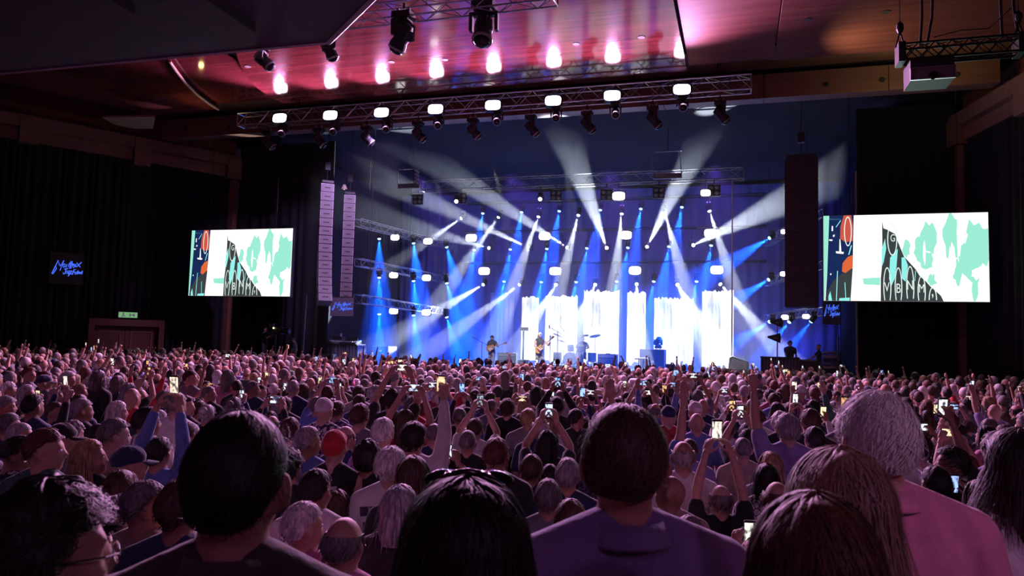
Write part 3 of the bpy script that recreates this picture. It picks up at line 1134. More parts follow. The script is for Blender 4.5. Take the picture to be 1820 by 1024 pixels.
for i, (x, y) in enumerate(((811, 358), (960, 354))):
    moving_head(PY(x, y, 33.6), (0.1, -0.9, -0.35), 'small lit moving head under the rear truss, %s of two' % ('left' if i == 0 else 'right'), 'lit heads under the rear truss', 0.6, 'white_lens', zb - 0.24)


# four-lamp blinders, switched off
def four_lamp():
    t = thing('four_lamp_blinder', 'f', 'stage light')
    mb = MB()
    mb.box((0, 0.08, 0), (0.52, 0.14, 0.52))
    mb.build('housing', 'black_metal', t)
    for x in (-0.125, 0.125):
        for z in (-0.125, 0.125):
            MB().lathe([(0.02, 0.03), (0.06, 0.012), (0.095, -0.01), (0.105, 0.0)], 14, (x, 0, z), Matrix.Rotation(PI / 2, 3, 'X')).build('lamp', 'lens_grey', t, True)
    MB().box((0.275, 0.08, 0.12), (0.02, 0.05, 0.4)).box((-0.275, 0.08, 0.12), (0.02, 0.05, 0.4)).box((0, 0.08, 0.32), (0.57, 0.05, 0.02)).build('bracket', 'black_metal', t)
    return t


FL = None
for i, (x, y) in enumerate(((742, 354), (819.5, 352.5), (988, 347), (1078, 346), (1171, 342), (1269.5, 338))):
    o = four_lamp() if FL is None else dup(FL)
    FL = FL or o
    o.location = PY(x, y, 33.9)
    o.rotation_euler = (R(-5), 0, R(8))
    MB().bar((0, 0.08, 0.32), (0, 0.08, zb - 0.2 - o.location.z), 0.02, 5).build('hanging_rod', 'black_metal', o)
    tag(o, 'square four-lamp blinder, unlit, under the rear truss, %s from left' % ordn(i), 'stage light', 'four-lamp blinders')

# follow-spot truss above the hall with two large heads, and two lamps on the soffit
a, b = PZ(640, 30, 9.9), PZ(995, 4, 9.9)
truss('hall_truss', 'aluminium truss hanging above the crowd at the top of the picture', (a.x - 1.5, a.y, 9.9), (b.x, a.y, 9.9), 0.36, 0.022, 0.42, up=11.86)
p = PZ(712, 93, 9.05)
moving_head((p.x, a.y, p.z), (-0.55, 0.25, -0.8), 'large dark moving head tilted left on the hall truss', 'hall truss heads', 1.12, None, 9.74)
p = PZ(872, 90, 9.05)
moving_head((p.x, a.y, p.z), (0.05, -0.4, -0.92), 'large dark moving head hanging straight down from the hall truss', 'hall truss heads', 1.25, None, 9.74)
p = PY(592, 103, A0.y + 0.35)
moving_head(p, (0.25, 0.45, -0.85), 'black spotlight hanging from the corner of the dark soffit', 'soffit spotlights', 0.75, None, 8.62)
p = PY(480, 118, A0.y + 0.35)
moving_head(p, (0.7, 0.25, -0.65), 'black spotlight on the edge of the dark soffit, away from its corner', 'soffit spotlights', 0.75, None, 8.62)
# light of the hall rig: pink wash over the back of the crowd
spot('hall_wash', (-6.5, 15.2, 9.2), (-9, 22, 1.6), 480, (1.0, 0.32, 0.78), 120, 0.7, 0.25)
spot('hall_wash', (-4.2, 15.2, 9.2), (1, 22, 1.6), 440, (1.0, 0.32, 0.78), 120, 0.7, 0.25)
# unseen fill spots added behind the platform, for the backs of the crowd
spot('rear_fill_spot', (8.5, -4.2, 7.0), (0.62, 2.1, 2.1), 600, (1.0, 0.50, 0.85), 9, 1.0, 0.1)
spot('rear_fill', (9.0, -4.5, 7.5), (1.0, 9.0, 1.2), 330, (0.82, 0.36, 0.95), 75, 0.6, 0.3)
spot('rear_fill', (-14.0, -2.5, 8.0), (-9.0, 9.0, 1.2), 290, (0.85, 0.36, 0.92), 75, 0.6, 0.3)
spot('rear_fill', (1.5, -5.0, 8.2), (-3.0, 13.0, 1.2), 270, (0.82, 0.36, 0.95), 52, 0.8, 0.3)

# ------------------------------------------------------------------ projector on its own truss
pt = thing('projector_rig', 'dark projector hanging from a short black truss at the right of the ceiling', 'projector', (0, 0, 0))
pa, pb = PZ(1603, 92, 9.9), PZ(1806, 86, 9.9)
yy = (pa.y + pb.y) / 2
pa.y = pb.y = yy
mb = MB()
cs = [(0, -0.2, -0.2), (0, 0.2, -0.2), (0, 0.2, 0.2), (0, -0.2, 0.2)]
for c in cs:
    MB().bar(pa + Vector(c), pb + Vector(c), 0.03, 6).build('chord', 'black_metal', pt)
n = 7
for i in range(n):
    u0, u1 = pa.lerp(pb, i / n), pa.lerp(pb, (i + 1) / n)
    for k in range(4):
        c0, c1 = Vector(cs[k]), Vector(cs[(k + 1) % 4])
        mb.bar(u0 + c0, u1 + c1, 0.014, 4).bar(u0 + c1, u1 + c0, 0.014, 4)
lt = mb.build('lattice', 'black_metal', pt)
lt['kind'] = 'stuff'
for u in (pa, pb):
    mb = MB()
    mb.box(u, (0.16, 0.5, 0.5)).lathe([(0.05, 0), (0.09, 0.1), (0.09, 0.22), (0.03, 0.3)], 10, u + Vector((0, 0, 0.55))).bar(u + Vector((-0.1, 0, 0.2)), u + Vector((0, 0, 0.6)), 0.02).bar(u + Vector((0.1, 0, 0.2)), u + Vector((0, 0, 0.6)), 0.02)
    mb.build('hoist', 'black_metal', pt)
    MB().bar(u + Vector((0, 0, 0.8)), u + Vector((0, 0, 2.1)), 0.012, 4).build('chain', 'black_metal', pt)
for u, dx in ((pa + Vector((0.45, 0, 0)), 0.15), (pa + Vector((0.6, 0, 0)), 0.4), (pb + Vector((-0.35, 0, 0)), -0.05), (pb + Vector((0.0, 0, 0)), -0.3)):
    MB().path([u + Vector((0, 0, 0.2)), u + Vector((dx * 0.3, 0, 0.9)), u + Vector((dx * 0.35, 0, 1.4)), u + Vector((dx, 0, 2.05))], 0.035, 6).build('cable_bundle', 'rubber', pt)
MB().path([pa + Vector((0.7, -0.2, 0.3)), pa + Vector((1.3, -0.2, 0.42)), pa + Vector((1.9, -0.2, 0.4)), pa + Vector((2.4, -0.1, 0.9))], 0.014, 5).build('cable', 'rubber', pt)
pc = pa + Vector((0.62, 0, -0.55))
MB().box(pc, (0.95, 0.8, 0.55)).build('projector_body', 'black_plastic', pt)
MB().box(pc + Vector((0, -0.42, -0.12)), (0.9, 0.02, 0.26)).build('front_panel', 'grey_plastic', pt)
mb = MB()
for z in (-0.265, 0.02):
    mb.box(pc + Vector((0, -0.44, z)), (0.98, 0.05, 0.03))
for x in (-0.475, 0.475):
    mb.box(pc + Vector((x, -0.44, -0.12)), (0.03, 0.05, 0.31))
mb.build('front_frame', 'aluminium', pt)
MB().lathe([(0.09, 0), (0.1, 0.08), (0.07, 0.1)], 14, pc + Vector((0, -0.43, -0.2)), Matrix.Rotation(PI / 2, 3, 'X')).build('lens', 'glass_dark', pt)
for x in (-0.4, 0.4):
    MB().bar(pc + Vector((x, 0, 0.27)), pc + Vector((x, 0, 0.42)), 0.025, 5).build('hanger', 'black_metal', pt)
# added warm spots in place of stage light reflecting on the wood
spot('warm_glow_spot', (2.5, 24.0, 10.3), (5.2, 23.4, 11.9), 260, (1.0, 0.78, 0.40), 130, 0.9, 0.1)
spot('warm_glow_spot', (5.5, 24.6, 9.9), (5.3, 26.5, 11.6), 80, (0.95, 0.85, 0.45), 120, 0.9, 0.1)
spot('warm_glow_spot', (-21.0, 24.4, 10.6), (-20.6, 24.2, 11.9), 40, (1.0, 0.72, 0.25), 130, 0.9, 0.1)

# ------------------------------------------------------------------ video screens
def text_mesh(ch, size):
    cu = bpy.data.curves.new('glyph', 'FONT')
    cu.body = ch
    cu.size = size
    cu.align_x = 'CENTER'
    cu.align_y = 'CENTER'
    o = bpy.data.objects.new('glyph', cu)
    COL.objects.link(o)
    dg = bpy.context.evaluated_depsgraph_get()
    me = bpy.data.meshes.new_from_object(o.evaluated_get(dg))
    bpy.data.objects.remove(o)
    return me


def video_screen(loc, w, h, label, rotz=0):
    t = thing('video_screen', label, 'video screen', loc, rotz, 'side video screens')
    MB().box((0, 0.08, h / 2), (w + 0.06, 0.14, h + 0.06)).build('cabinet', 'black_plastic', t)
    MB().box((0, -0.002, h / 2), (w, 0.01, h)).build('display', 'scr_white', t)

    def U(x, y):
        return (((x - 112) / 1296 - 0.5) * w, (735 - (y if y > 62 else 62)) / 673 * h)

    lay = [0.012]

    def shape(nm, polys, mat):
        for pl in polys:
            pl = pl if isinstance(pl[0][0], tuple) else [pl]
            mb = MB()
            idx = {}
            for q in pl:
                f_ = []
                for p in q:
                    kk = (round(p[0], 3), round(p[1], 3))
                    if kk not in idx:
                        idx[kk] = len(mb.v)
                        x, z = U(*p)
                        mb.v.append((x, -lay[0], z))
                    f_.append(idx[kk])
                mb.f.append(tuple(f_))
                mb.mi.append(0)
            mb.build(nm, mat, t)
        lay[0] += 0.004

    def ring(cx, cy, rx, ry, th, clip=735):
        out = []
        n = 40
        for i in range(n):
            a, b = 2 * PI * i / n, 2 * PI * (i + 1) / n
            q = []
            for ang_, k in ((a, 1), (b, 1), (b, 0), (a, 0)):
                q.append((cx + (rx - th * k) * math.cos(ang_), cy + (ry - th * k * 1.3) * math.sin(ang_)))
            if max(p[1] for p in q) <= clip:
                out.append(q)
        return out

    rr = random.Random(4)

    def blob(cx, cy, rx, ry, n=16, j=0.25):
        return [(min(1406, cx + rx * (1 + rr.uniform(-j, j)) * math.cos(2 * PI * i / n)), min(733, max(62, cy + ry * (1 + rr.uniform(-j, j)) * math.sin(2 * PI * i / n)))) for i in range(n)]

    shape('picture_area', [[(112, 62), (160, 62), (150, 420), (118, 735), (112, 735)], [(430, 560), (570, 552), (570, 612), (440, 606)]], 'scr_mint')
    shape('picture_area', [blob(960, 250, 65, 120), blob(880, 330, 40, 110), blob(940, 420, 50, 70), blob(1130, 250, 60, 200, 20), blob(1330, 300, 90, 190, 20), blob(1290, 480, 60, 120), blob(1300, 640, 22, 100), blob(1225, 400, 45, 120), blob(1170, 520, 30, 90), blob(980, 570, 40, 40), blob(780, 330, 30, 60)], 'scr_mint')
    shape('picture_area', [blob(1130, 420, 30, 120), blob(1185, 250, 14, 140), blob(1330, 520, 50, 50), blob(920, 360, 10, 90), blob(1050, 250, 12, 110), blob(1040, 470, 60, 120), blob(1390, 120, 60, 60)], 'scr_white')
    shape('picture_area', [[(160, 62), (362, 62), (352, 400), (330, 735), (125, 735), (142, 500)]], 'scr_navy')
    shape('picture_area', [[(128, 735), (142, 660), (190, 580), (262, 522), (350, 480), (330, 735)], [(573, 735), (575, 560), (590, 420), (590, 250), (590, 110), (600, 170), (628, 180), (690, 215), (735, 330), (760, 390), (850, 490), (880, 540), (930, 585), (960, 620), (1040, 690), (1062, 735)]], 'scr_slate')
    shape('picture_area', [[(280, 62), (340, 62), (356, 150), (352, 265), (292, 275), (248, 245), (252, 150)]], 'scr_red')
    shape('picture_area', [[(262, 505), (268, 440), (308, 392), (353, 375), (350, 475), (290, 518)]], 'scr_orange')
    shape('picture_area', [[(650, 400), (712, 330), (700, 470), (685, 560), (655, 625), (640, 560)], [(585, 330), (612, 250), (620, 330), (600, 430), (583, 470)], [(740, 400), (765, 395), (790, 460), (770, 585), (740, 560)], [(150, 700), (165, 660), (180, 735), (150, 735)], [(240, 715), (325, 710), (322, 735), (235, 735)]], 'scr_cyan')
    ln = []
    for a_, b_, t_ in (((225, 500), (215, 735), 7), ((285, 590), (292, 735), 6), ((165, 85), (255, 85), 8), ((160, 92), (250, 92), 3), ((255, 100), (215, 155), 7), ((340, 300), (318, 375), 9), ((848, 500), (842, 580), 5)):
        ln.append([(a_[0] - t_ / 2, a_[1]), (a_[0] + t_ / 2, a_[1] + 1), (b_[0] + t_ / 2, b_[1] + (t_ if a_[1] == b_[1] else 0)), (b_[0] - t_ / 2, b_[1] + (t_ if a_[1] == b_[1] else 0))])
    shape('picture_line', ln, 'scr_cyan')
    shape('picture_spark', [[(180, 145), (190, 145), (190, 185), (178, 185)], [(158, 250), (185, 252), (184, 264), (158, 262)], [(212, 345), (278, 352), (274, 368), (215, 362)], [(243, 250), (250, 250), (258, 350), (240, 350)], [(165, 520), (176, 522), (172, 535), (164, 532)], [(190, 215), (205, 215), (200, 232), (188, 230)]], 'scr_white')
    rg = []
    for cx, cy, rx, ry in ((312, 190, 32, 118), (625, 625, 32, 152), (713, 625, 30, 150), (805, 625, 32, 160), (893, 660, 32, 122), (978, 725, 32, 100), (668, 260, 40, 125)):
        rg.append(ring(cx, cy, rx, ry, 8))
    shape('key_ring', rg, 'scr_pale')
    for ch, cx, cy, sz in (('G', 672, 250, 0.36), ('V', 622, 630, 0.46), ('B', 712, 640, 0.46), ('N', 804, 615, 0.46), ('M', 893, 640, 0.42), (',', 976, 655, 0.6)):
        me = text_mesh(ch, sz * h / 3)
        me.materials.clear()
        me.materials.append(MATS['scr_pale'])
        o = link('key_letter', me, t)
        x, z = U(cx, cy)
        o.location = (x, -lay[0], z)
        o.rotation_euler = (PI / 2, 0, 0)
        o.scale = (0.6, 1.0, 1)
    mb = MB()
    for x in (-w * 0.33, w * 0.33):
        MB().bar((x, 0.08, h), (x, 0.08, 11.42 - loc[2]), 0.012, 4).build('suspension_wire', 'black_metal', t)
    return t


video_screen((-21.25, 27.8, 4.16), 5.32, 2.99, 'video screen on the left side showing typewriter keys on mint')
video_screen((5.45, 27.8, 4.16), 5.07, 2.99, 'video screen on the right side showing typewriter keys on mint')
spot('screen_bounce', (-21.2, 27.5, 5.6), (-16, 15, 1.0), 500, (0.7, 1.0, 0.9), 150, 0.8, 1.2)
spot('screen_bounce', (5.4, 27.5, 5.6), (2, 15, 1.0), 500, (0.7, 1.0, 0.9), 150, 0.8, 1.2)

# ------------------------------------------------------------------ line array loudspeakers
def line_array(label, pts, w, dep, yawdeg, mat, box_mats, n, bumper=True):
    """pts: top and bottom of a J-curve as (z, tilt); boxes hang one below the other"""
    t = thing('line_array', label, 'loudspeaker', pts[0], R(yawdeg), 'line array loudspeakers')
    bh = pts[1]
    z = 0.0
    y = 0.0
    for i in range(n):
        tilt = pts[2] * (i / (n - 1)) ** 2
        rot = Matrix.Rotation(-tilt, 3, 'X')
        c = Vector((0, y, z)) + rot @ Vector((0, 0, -bh / 2))
        mb = MB()
        mb.prism([(-dep / 2, -bh / 2 + 0.005), (dep / 2, -bh / 2 + 0.03), (dep / 2, bh / 2 - 0.03), (-dep / 2, bh / 2 - 0.005)], w, (-w / 2, 0, 0), ((0, 1, 0), (0, 0, 1), (1, 0, 0)))
        mb.v = [tuple(rot @ Vector(p) + c) for p in mb.v]
        bo = mb.build('cabinet', mat, t)
        g = MB()
        g.box((0, -dep / 2 - 0.008, 0), (w - 0.06, 0.012, bh - 0.05))
        g.v = [tuple(rot @ Vector(p) + c) for p in g.v]
        g.build('grille', box_mats, bo)
        e_ = MB().box((0, -dep / 2 - 0.017, 0), (w - 0.3, 0.01, 0.04))
        e_.v = [tuple(rot @ Vector(p) + c) for p in e_.v]
        e_.build('horn_slot', 'speaker_black', bo)
        sd_ = MB().box((0, -dep / 2 - 0.004, -bh / 2 + 0.012), (w + 0.02, 0.03, 0.024))
        sd_.v = [tuple(rot @ Vector(p) + c) for p in sd_.v]
        sd_.build('joint_strip', 'black_metal', bo)
        s = MB()
        for sx in (-1, 1):
            s.box((sx * (w / 2 + 0.006), dep * 0.18, 0), (0.012, 0.10, bh * 0.55)).box((sx * (w / 2 + 0.01), -dep * 0.38, 0), (0.02, 0.09, bh * 0.95))
        s.v = [tuple(rot @ Vector(p) + c) for p in s.v]
        s.build('rigging_plate', 'black_metal', bo)
        stp = rot @ Vector((0, 0, -bh))
        y += stp.y
        z += stp.z
    if bumper:
        MB().box((0, 0, 0.08), (w * 0.9, dep * 1.1, 0.1)).build('bumper_frame', 'black_metal', t)
        MB().bar((0, 0, 0.1), (0, 0, 12.17 - pts[0][2]), 0.015, 5).build('hoist_chain', 'black_metal', t)
        MB().box((0, 0, 0.8), (0.22, 0.22, 0.35)).build('hoist', 'black_metal', t)
    return t


pR = PY(1424, 284, 28.2)
line_array('tall black line array hanging right of the stage beside the video screen', ((pR.x, 28.2, pR.z), 0.385, R(6)), 1.08, 0.55, -4, 'speaker_black', 'speaker_black', 14)
pL = PY(581, 328, 28.2)
line_array('violet-lit curved line array, outer of the two left of the stage', ((pL.x, 28.2, pL.z), 0.385, R(24)), 0.55, 0.55, 40, 'speaker_grille', 'grey_plastic', 14)
pL2 = PY(622, 348, 29.6)
line_array('violet-lit straight line array, inner of the two left of the stage', ((pL2.x, 29.6, pL2.z), 0.40, R(3)), 0.5, 0.5, 30, 'speaker_grille', 'grey_plastic', 13)
# work light above the inner array
wl = thing('work_light', 'small pale work light above the inner left line array', 'lamp', PY(612, 332, 29.4))
MB().lathe([(0.06, 0.1), (0.1, 0.0), (0.15, -0.12), (0.13, -0.12)], 12).build('shade', 'amp_cream', wl)
MB().bar((0, 0, 0.1), (0, 0, 0.5), 0.02).build('stem', 'black_metal', wl)
MB().ell((0, 0, -0.06), (0.07, 0.07, 0.07)).build('bulb', 'tally_yellow', wl)
spot('left_array_wash', (-12.5, 25.6, 11.0), (-17.3, 28.5, 6.5), 2600, (0.72, 0.42, 1.0), 60, 0.6, 0.1)

# banners below the arrays
pb_ = PY(607, 562, 29.2)
banner((pb_.x, 29.2, pb_.z), R(12), 1.05, 0.85, 'grey banner with cropped blue festival logo below the left line arrays', 'grey_drape')
pb_ = PY(1478, 577, 29.2)
banner((pb_.x, 29.2, pb_.z), R(12), 0.62, 1.0, 'narrow grey banner with blue festival logo below the right video screen', 'grey_drape')
# flown frames
for (x0, y0, x1, y1, lab) in ((1162, 268, 1212, 318, 'flown square frame with thin rails above the rear truss, right'), (708, 300, 746, 335, 'flown frame with white louvres left of the rear truss')):
    a, b = PY(x0, y1, 33), PY(x1, y0, 33)
    t = thing('flown_frame', lab, 'frame', (a.x, 33, a.z), 0, 'flown frames')
    w_, h_ = b.x - a.x, b.z - a.z
    for p0, p1 in (((0, 0, 0), (w_, 0, 0)), ((0, 0, h_), (w_, 0, h_)), ((0, 0, 0), (-0.1, 0, h_)), ((w_, 0, 0), (w_ - 0.1, 0, h_))):
        MB().bar(p0, p1, 0.025, 5).build('rail', 'aluminium', t)
    MB().box((w_ / 2, 0, 0.12), (w_, 0.1, 0.2)).build('lower_box', 'grey_plastic', t)
    if x0 < 900:
        for k in range(4):
            MB().box((w_ - 0.12, -0.06, 0.25 + k * h_ / 5), (0.28, 0.03, h_ / 9), Matrix.Rotation(R(35), 3, 'Y')).build('louvre', 'white_paint', t)
    MB().bar((w_ / 2, 0, h_), (w_ / 2, 0, 12.17 - a.z), 0.012, 4).build('wire', 'black_metal', t)
# ================================================================== PEOPLE
WORK = bpy.data.scenes.new('workbench')        # keeps mesh evaluation away from the finished scene


def remesh(mb, name, voxel, smooth=4, target=None):
    o = bpy.data.objects.new('tmp', mb.mesh('tmp'))
    WORK.collection.objects.link(o)
    m = o.modifiers.new('r', 'REMESH')
    m.mode = 'VOXEL'
    m.voxel_size = voxel
    s = o.modifiers.new('s', 'SMOOTH')
    s.factor = 0.5
    s.iterations = smooth
    vl = WORK.view_layers[0]
    vl.update()
    me = bpy.data.meshes.new_from_object(o.evaluated_get(vl.depsgraph))
    old = o.data
    bpy.data.objects.remove(o)
    bpy.data.meshes.remove(old)
    me.name = name
    me.materials.clear()
    me.polygons.foreach_set('use_smooth', [True] * len(me.polygons))
    return me


def join(name, meshes):
    v, f = [], []
    for me in meshes:
        o = len(v)
        v += [tuple(p.co) for p in me.vertices]
        f += [tuple(i + o for i in p.vertices) for p in me.polygons]
    r = bpy.data.meshes.new(name)
    r.from_pydata(v, [], f)
    r.polygons.foreach_set('use_smooth', [True] * len(r.polygons))
    r.update()
    for me in meshes:
        bpy.data.meshes.remove(me)
    return r


def ik(S, T, l1, l2, hint):
    S, T, hint = Vector(S), Vector(T), Vector(hint)
    d = T - S
    L = min(d.length, (l1 + l2) * 0.995)
    u = d.normalized()
    T = S + u * L
    a = (l1 * l1 - l2 * l2 + L * L) / (2 * L)
    h = math.sqrt(max(l1 * l1 - a * a, 0))
    w = (hint - u * hint.dot(u)).normalized()
    return S + u * a + w * h, T


def add_hand(mb, wrist, d, n, side, mode):
    """d: along the fingers, n: palm normal, side: thumb side"""
    d, n, side = Vector(d).normalized(), Vector(n).normalized(), Vector(side).normalized()
    n = (n - d * n.dot(d)).normalized()
    side = (side - d * side.dot(d) - n * side.dot(n)).normalized()
    rot = Matrix((side, n, d)).transposed()
    pc = Vector(wrist) + d * 0.055
    mb.ell(pc, (0.042, 0.017, 0.058), rot, 12, 8)
    mb.caps(Vector(wrist) - d * 0.02, Vector(wrist) + d * 0.02, 0.027, 0.027, 10)
    ln = (0.068, 0.080, 0.074, 0.056)
    if mode == 'fist':
        c1, c2, c3 = 75, 165, 235
    elif mode == 'grip':
        c1, c2, c3 = 28, 62, 95
    elif mode == 'point':
        c1, c2, c3 = 75, 165, 235
    else:
        c1, c2, c3 = 14, 28, 40
    for k in range(4):
        off = (1.5 - k) * 0.0205
        b = Vector(wrist) + d * (0.098 - 0.004 * abs(k - 1)) + side * off
        L = ln[k]
        a1, a2, a3 = c1, c2, c3
        if mode == 'point' and k == 0:
            a1, a2, a3 = 5, 8, 10
        p = b
        for a, fr, r0, r1 in ((a1, 0.45, 0.0098, 0.0092), (a2, 0.32, 0.0092, 0.0086), (a3, 0.25, 0.0086, 0.0075)):
            q = p + (d * math.cos(R(a)) + n * math.sin(R(a))) * L * fr
            mb.caps(p, q, r0, r1, 8)
            p = q
    tb = Vector(wrist) + d * 0.028 + side * 0.03
    tk = tb + (side * 0.75 + d * 0.6 + n * 0.15).normalized() * 0.042
    te = tk + ((side * 0.2 + d * 0.85 + n * 0.35) if mode in ('open', 'grip') else (d * 0.4 - side * 0.5 + n * 0.7)).normalized() * 0.045
    mb.caps(tb, tk, 0.013, 0.011, 8).caps(tk, te, 0.011, 0.009, 8)


def head_matrix(hd, neck=1.5):
    yaw, pit, rol = hd
    return Matrix.Translation((0, 0, neck)) @ Matrix.Rotation(R(yaw), 4, 'Z') @ Matrix.Rotation(R(pit), 4, 'X') @ Matrix.Rotation(R(rol), 4, 'Y') @ Matrix.Translation((0, 0, -neck))


SK = (0.074, 0.098, 0.105)       # skull radii
SKC = Vector((0, -0.005, 1.632))     # skull centre


def pt(M, *p):
    return M @ Vector(p)


def add_head(mb, HM):
    rot = HM.to_3x3()
    mb.ell(HM @ SKC, SK, rot, 20, 14)
    mb.ell(pt(HM, 0, 0.034, 1.575), (0.060, 0.066, 0.066), rot, 16, 10)
    mb.ell(pt(HM, 0, 0.078, 1.532), (0.028, 0.022, 0.020), rot, 10, 8)
    mb.ell(pt(HM, 0.036, 0.072, 1.585), (0.024, 0.024, 0.028), rot, 10, 8)
    mb.ell(pt(HM, -0.036, 0.072, 1.585), (0.024, 0.024, 0.028), rot, 10, 8)
    mb.caps(pt(HM, -0.042, 0.080, 1.648), pt(HM, 0.042, 0.080, 1.648), 0.015, 0.015, 8)
    mb.caps(pt(HM, 0, 0.092, 1.635), pt(HM, 0, 0.113, 1.596), 0.010, 0.014, 8)
    mb.ell(pt(HM, 0.012, 0.104, 1.593), (0.009, 0.010, 0.008), rot, 8, 6)
    mb.ell(pt(HM, -0.012, 0.104, 1.593), (0.009, 0.010, 0.008), rot, 8, 6)
    mb.caps(pt(HM, -0.018, 0.094, 1.561), pt(HM, 0.018, 0.094, 1.561), 0.008, 0.008, 8)
    for s in (-1, 1):
        er = rot @ Matrix.Rotation(R(34 * s), 3, 'Z') @ Matrix.Rotation(R(12), 3, 'X')
        mb.ell(pt(HM, s * 0.084, -0.010, 1.612), (0.011, 0.025, 0.036), er, 10, 8)
        mb.ell(pt(HM, s * 0.080, 0.004, 1.588), (0.008, 0.010, 0.012), er, 8, 6)


def torso(mb, g, sw=0.0):
    """sw: shoulder widening; g: inflation for clothing"""
    mb.ell((0, 0, 0.95), (0.165 + g, 0.118 + g, 0.14 + g), None, 18, 10)
    mb.ell((0, 0, 1.10), (0.152 + g, 0.108 + g, 0.16 + g), None, 18, 10)
    mb.ell((0, -0.004, 1.28), (0.178 + g + sw, 0.118 + g, 0.17 + g), None, 18, 10)
    mb.caps((-0.155 - sw, -0.005, 1.405), (0.155 + sw, -0.005, 1.405), 0.064 + g, 0.064 + g, 12)
    for s in (-1, 1):
        mb.caps((s * (0.15 + sw), -0.012, 1.425), (s * 0.035, -0.008, 1.485 if g == 0 else 1.482), 0.048 + g, 0.048 + (g * 0.9 if g else 0), 10)
        mb.ell((s * 0.085, -0.07, 1.33), (0.075 + g, 0.05 + g, 0.10), None, 12, 8)


def legs(mb, g):
    for s in (-1, 1):
        mb.caps((s * 0.088, 0, 0.90), (s * 0.10, 0.01, 0.50), 0.092 + g, 0.062 + g, 12)
        mb.caps((s * 0.10, 0.01, 0.50), (s * 0.105, -0.012, 0.10), 0.060 + g, 0.042 + g, 12)


ARMS = {
    'down': ((0.265, 0.05, 0.88), (0.4, -1, 0), 'open', (0, 0.25, -1), (-1, 0, 0), (0, 1, 0)),
    'portrait2': ((0.075, 0.27, 1.80), (0.8, 0.1, -1), 'grip', (-0.25, 0.25, 1), (-0.8, 0.6, 0), (-0.6, -1, 0.2)),
    'landscape2': ((0.125, 0.25, 1.86), (1, 0.1, -0.8), 'grip', (-0.5, 0.2, 0.9), (-0.6, 0.8, 0), (-0.5, -1, 0)),
    'high2': ((0.085, 0.08, 2.02), (1, 0.0, -0.35), 'grip', (-0.35, 0.2, 1), (-0.7, 0.6, 0), (-0.6, -1, 0)),
    'single': ((0.16, 0.24, 1.90), (0.6, -0.1, -1), 'grip', (-0.1, 0.3, 1), (-0.3, 1, 0), (-1, -0.4, 0.2)),
    'fist': ((0.25, 0.10, 2.02), (1, 0, -0.2), 'fist', (0, 0.1, 1), (0, 1, 0), (-1, 0, 0)),
    'point': ((0.22, 0.12, 2.06), (1, 0, -0.2), 'point', (0, 0.15, 1), (0, 1, 0), (-1, 0, 0)),
    'open_up': ((0.30, 0.10, 1.95), (1, 0, -0.4), 'open', (0.1, 0.1, 1), (0, 1, 0), (-1, 0, 0)),
    'face': ((0.11, 0.30, 1.56), (1, -0.1, -0.8), 'grip', (-0.3, 0.3, 1), (-0.6, 0.8, 0), (-0.5, -1, 0)),
    'hip': ((0.30, 0.06, 1.02), (1, -0.7, 0.2), 'open', (-0.6, 0.5, -0.6), (-1, 0, 0), (0, 1, 0)),
    'fret': ((0.42, 0.30, 1.22), (0.7, -0.4, -1), 'grip', (0.3, 0.6, 0.6), (0, -0.6, 0.8), (0.2, 0.5, 1)),
    'pick': ((0.05, 0.25, 1.02), (1, -0.3, -0.4), 'grip', (-0.7, 0.3, -0.5), (-0.2, -1, 0), (-0.3, 0.2, 1)),
    'desk': ((0.17, 0.42, 1.05), (0.8, -0.4, -0.6), 'open', (-0.1, 1, -0.1), (0, 0, -1), (-1, 0, 0)),
    'stick': ((0.20, 0.34, 1.15), (1, -0.2, -0.6), 'fist', (0, 1, 0.25), (0, 0, -1), (-1, 0, 0)),
    'camera': ((0.12, 0.34, 1.40), (0.8, -0.3, -1), 'grip', (-0.1, 1, 0.1), (-0.8, 0, 0.2), (0, 0, 1)),
}
PHONE_AT = {'portrait2': (0.0, 0.30, 1.895, 0), 'landscape2': (0.0, 0.31, 1.945, 90), 'high2': (0.0, 0.13, 2.115, 0), 'single': (0.125, 0.285, 2.0, 0), 'face': (0.0, 0.34, 1.655, 0)}
PROTO = {}
TROUSERS = {}


def garment(pr, kind):
    if kind not in pr:
        pr[kind] = remesh(pr['src'][kind], 'vest' if kind == 'vest' else 'shirt', pr['voxel'], 4)
        pr[kind].materials.append(MATS['cloth'])
    return pr[kind]


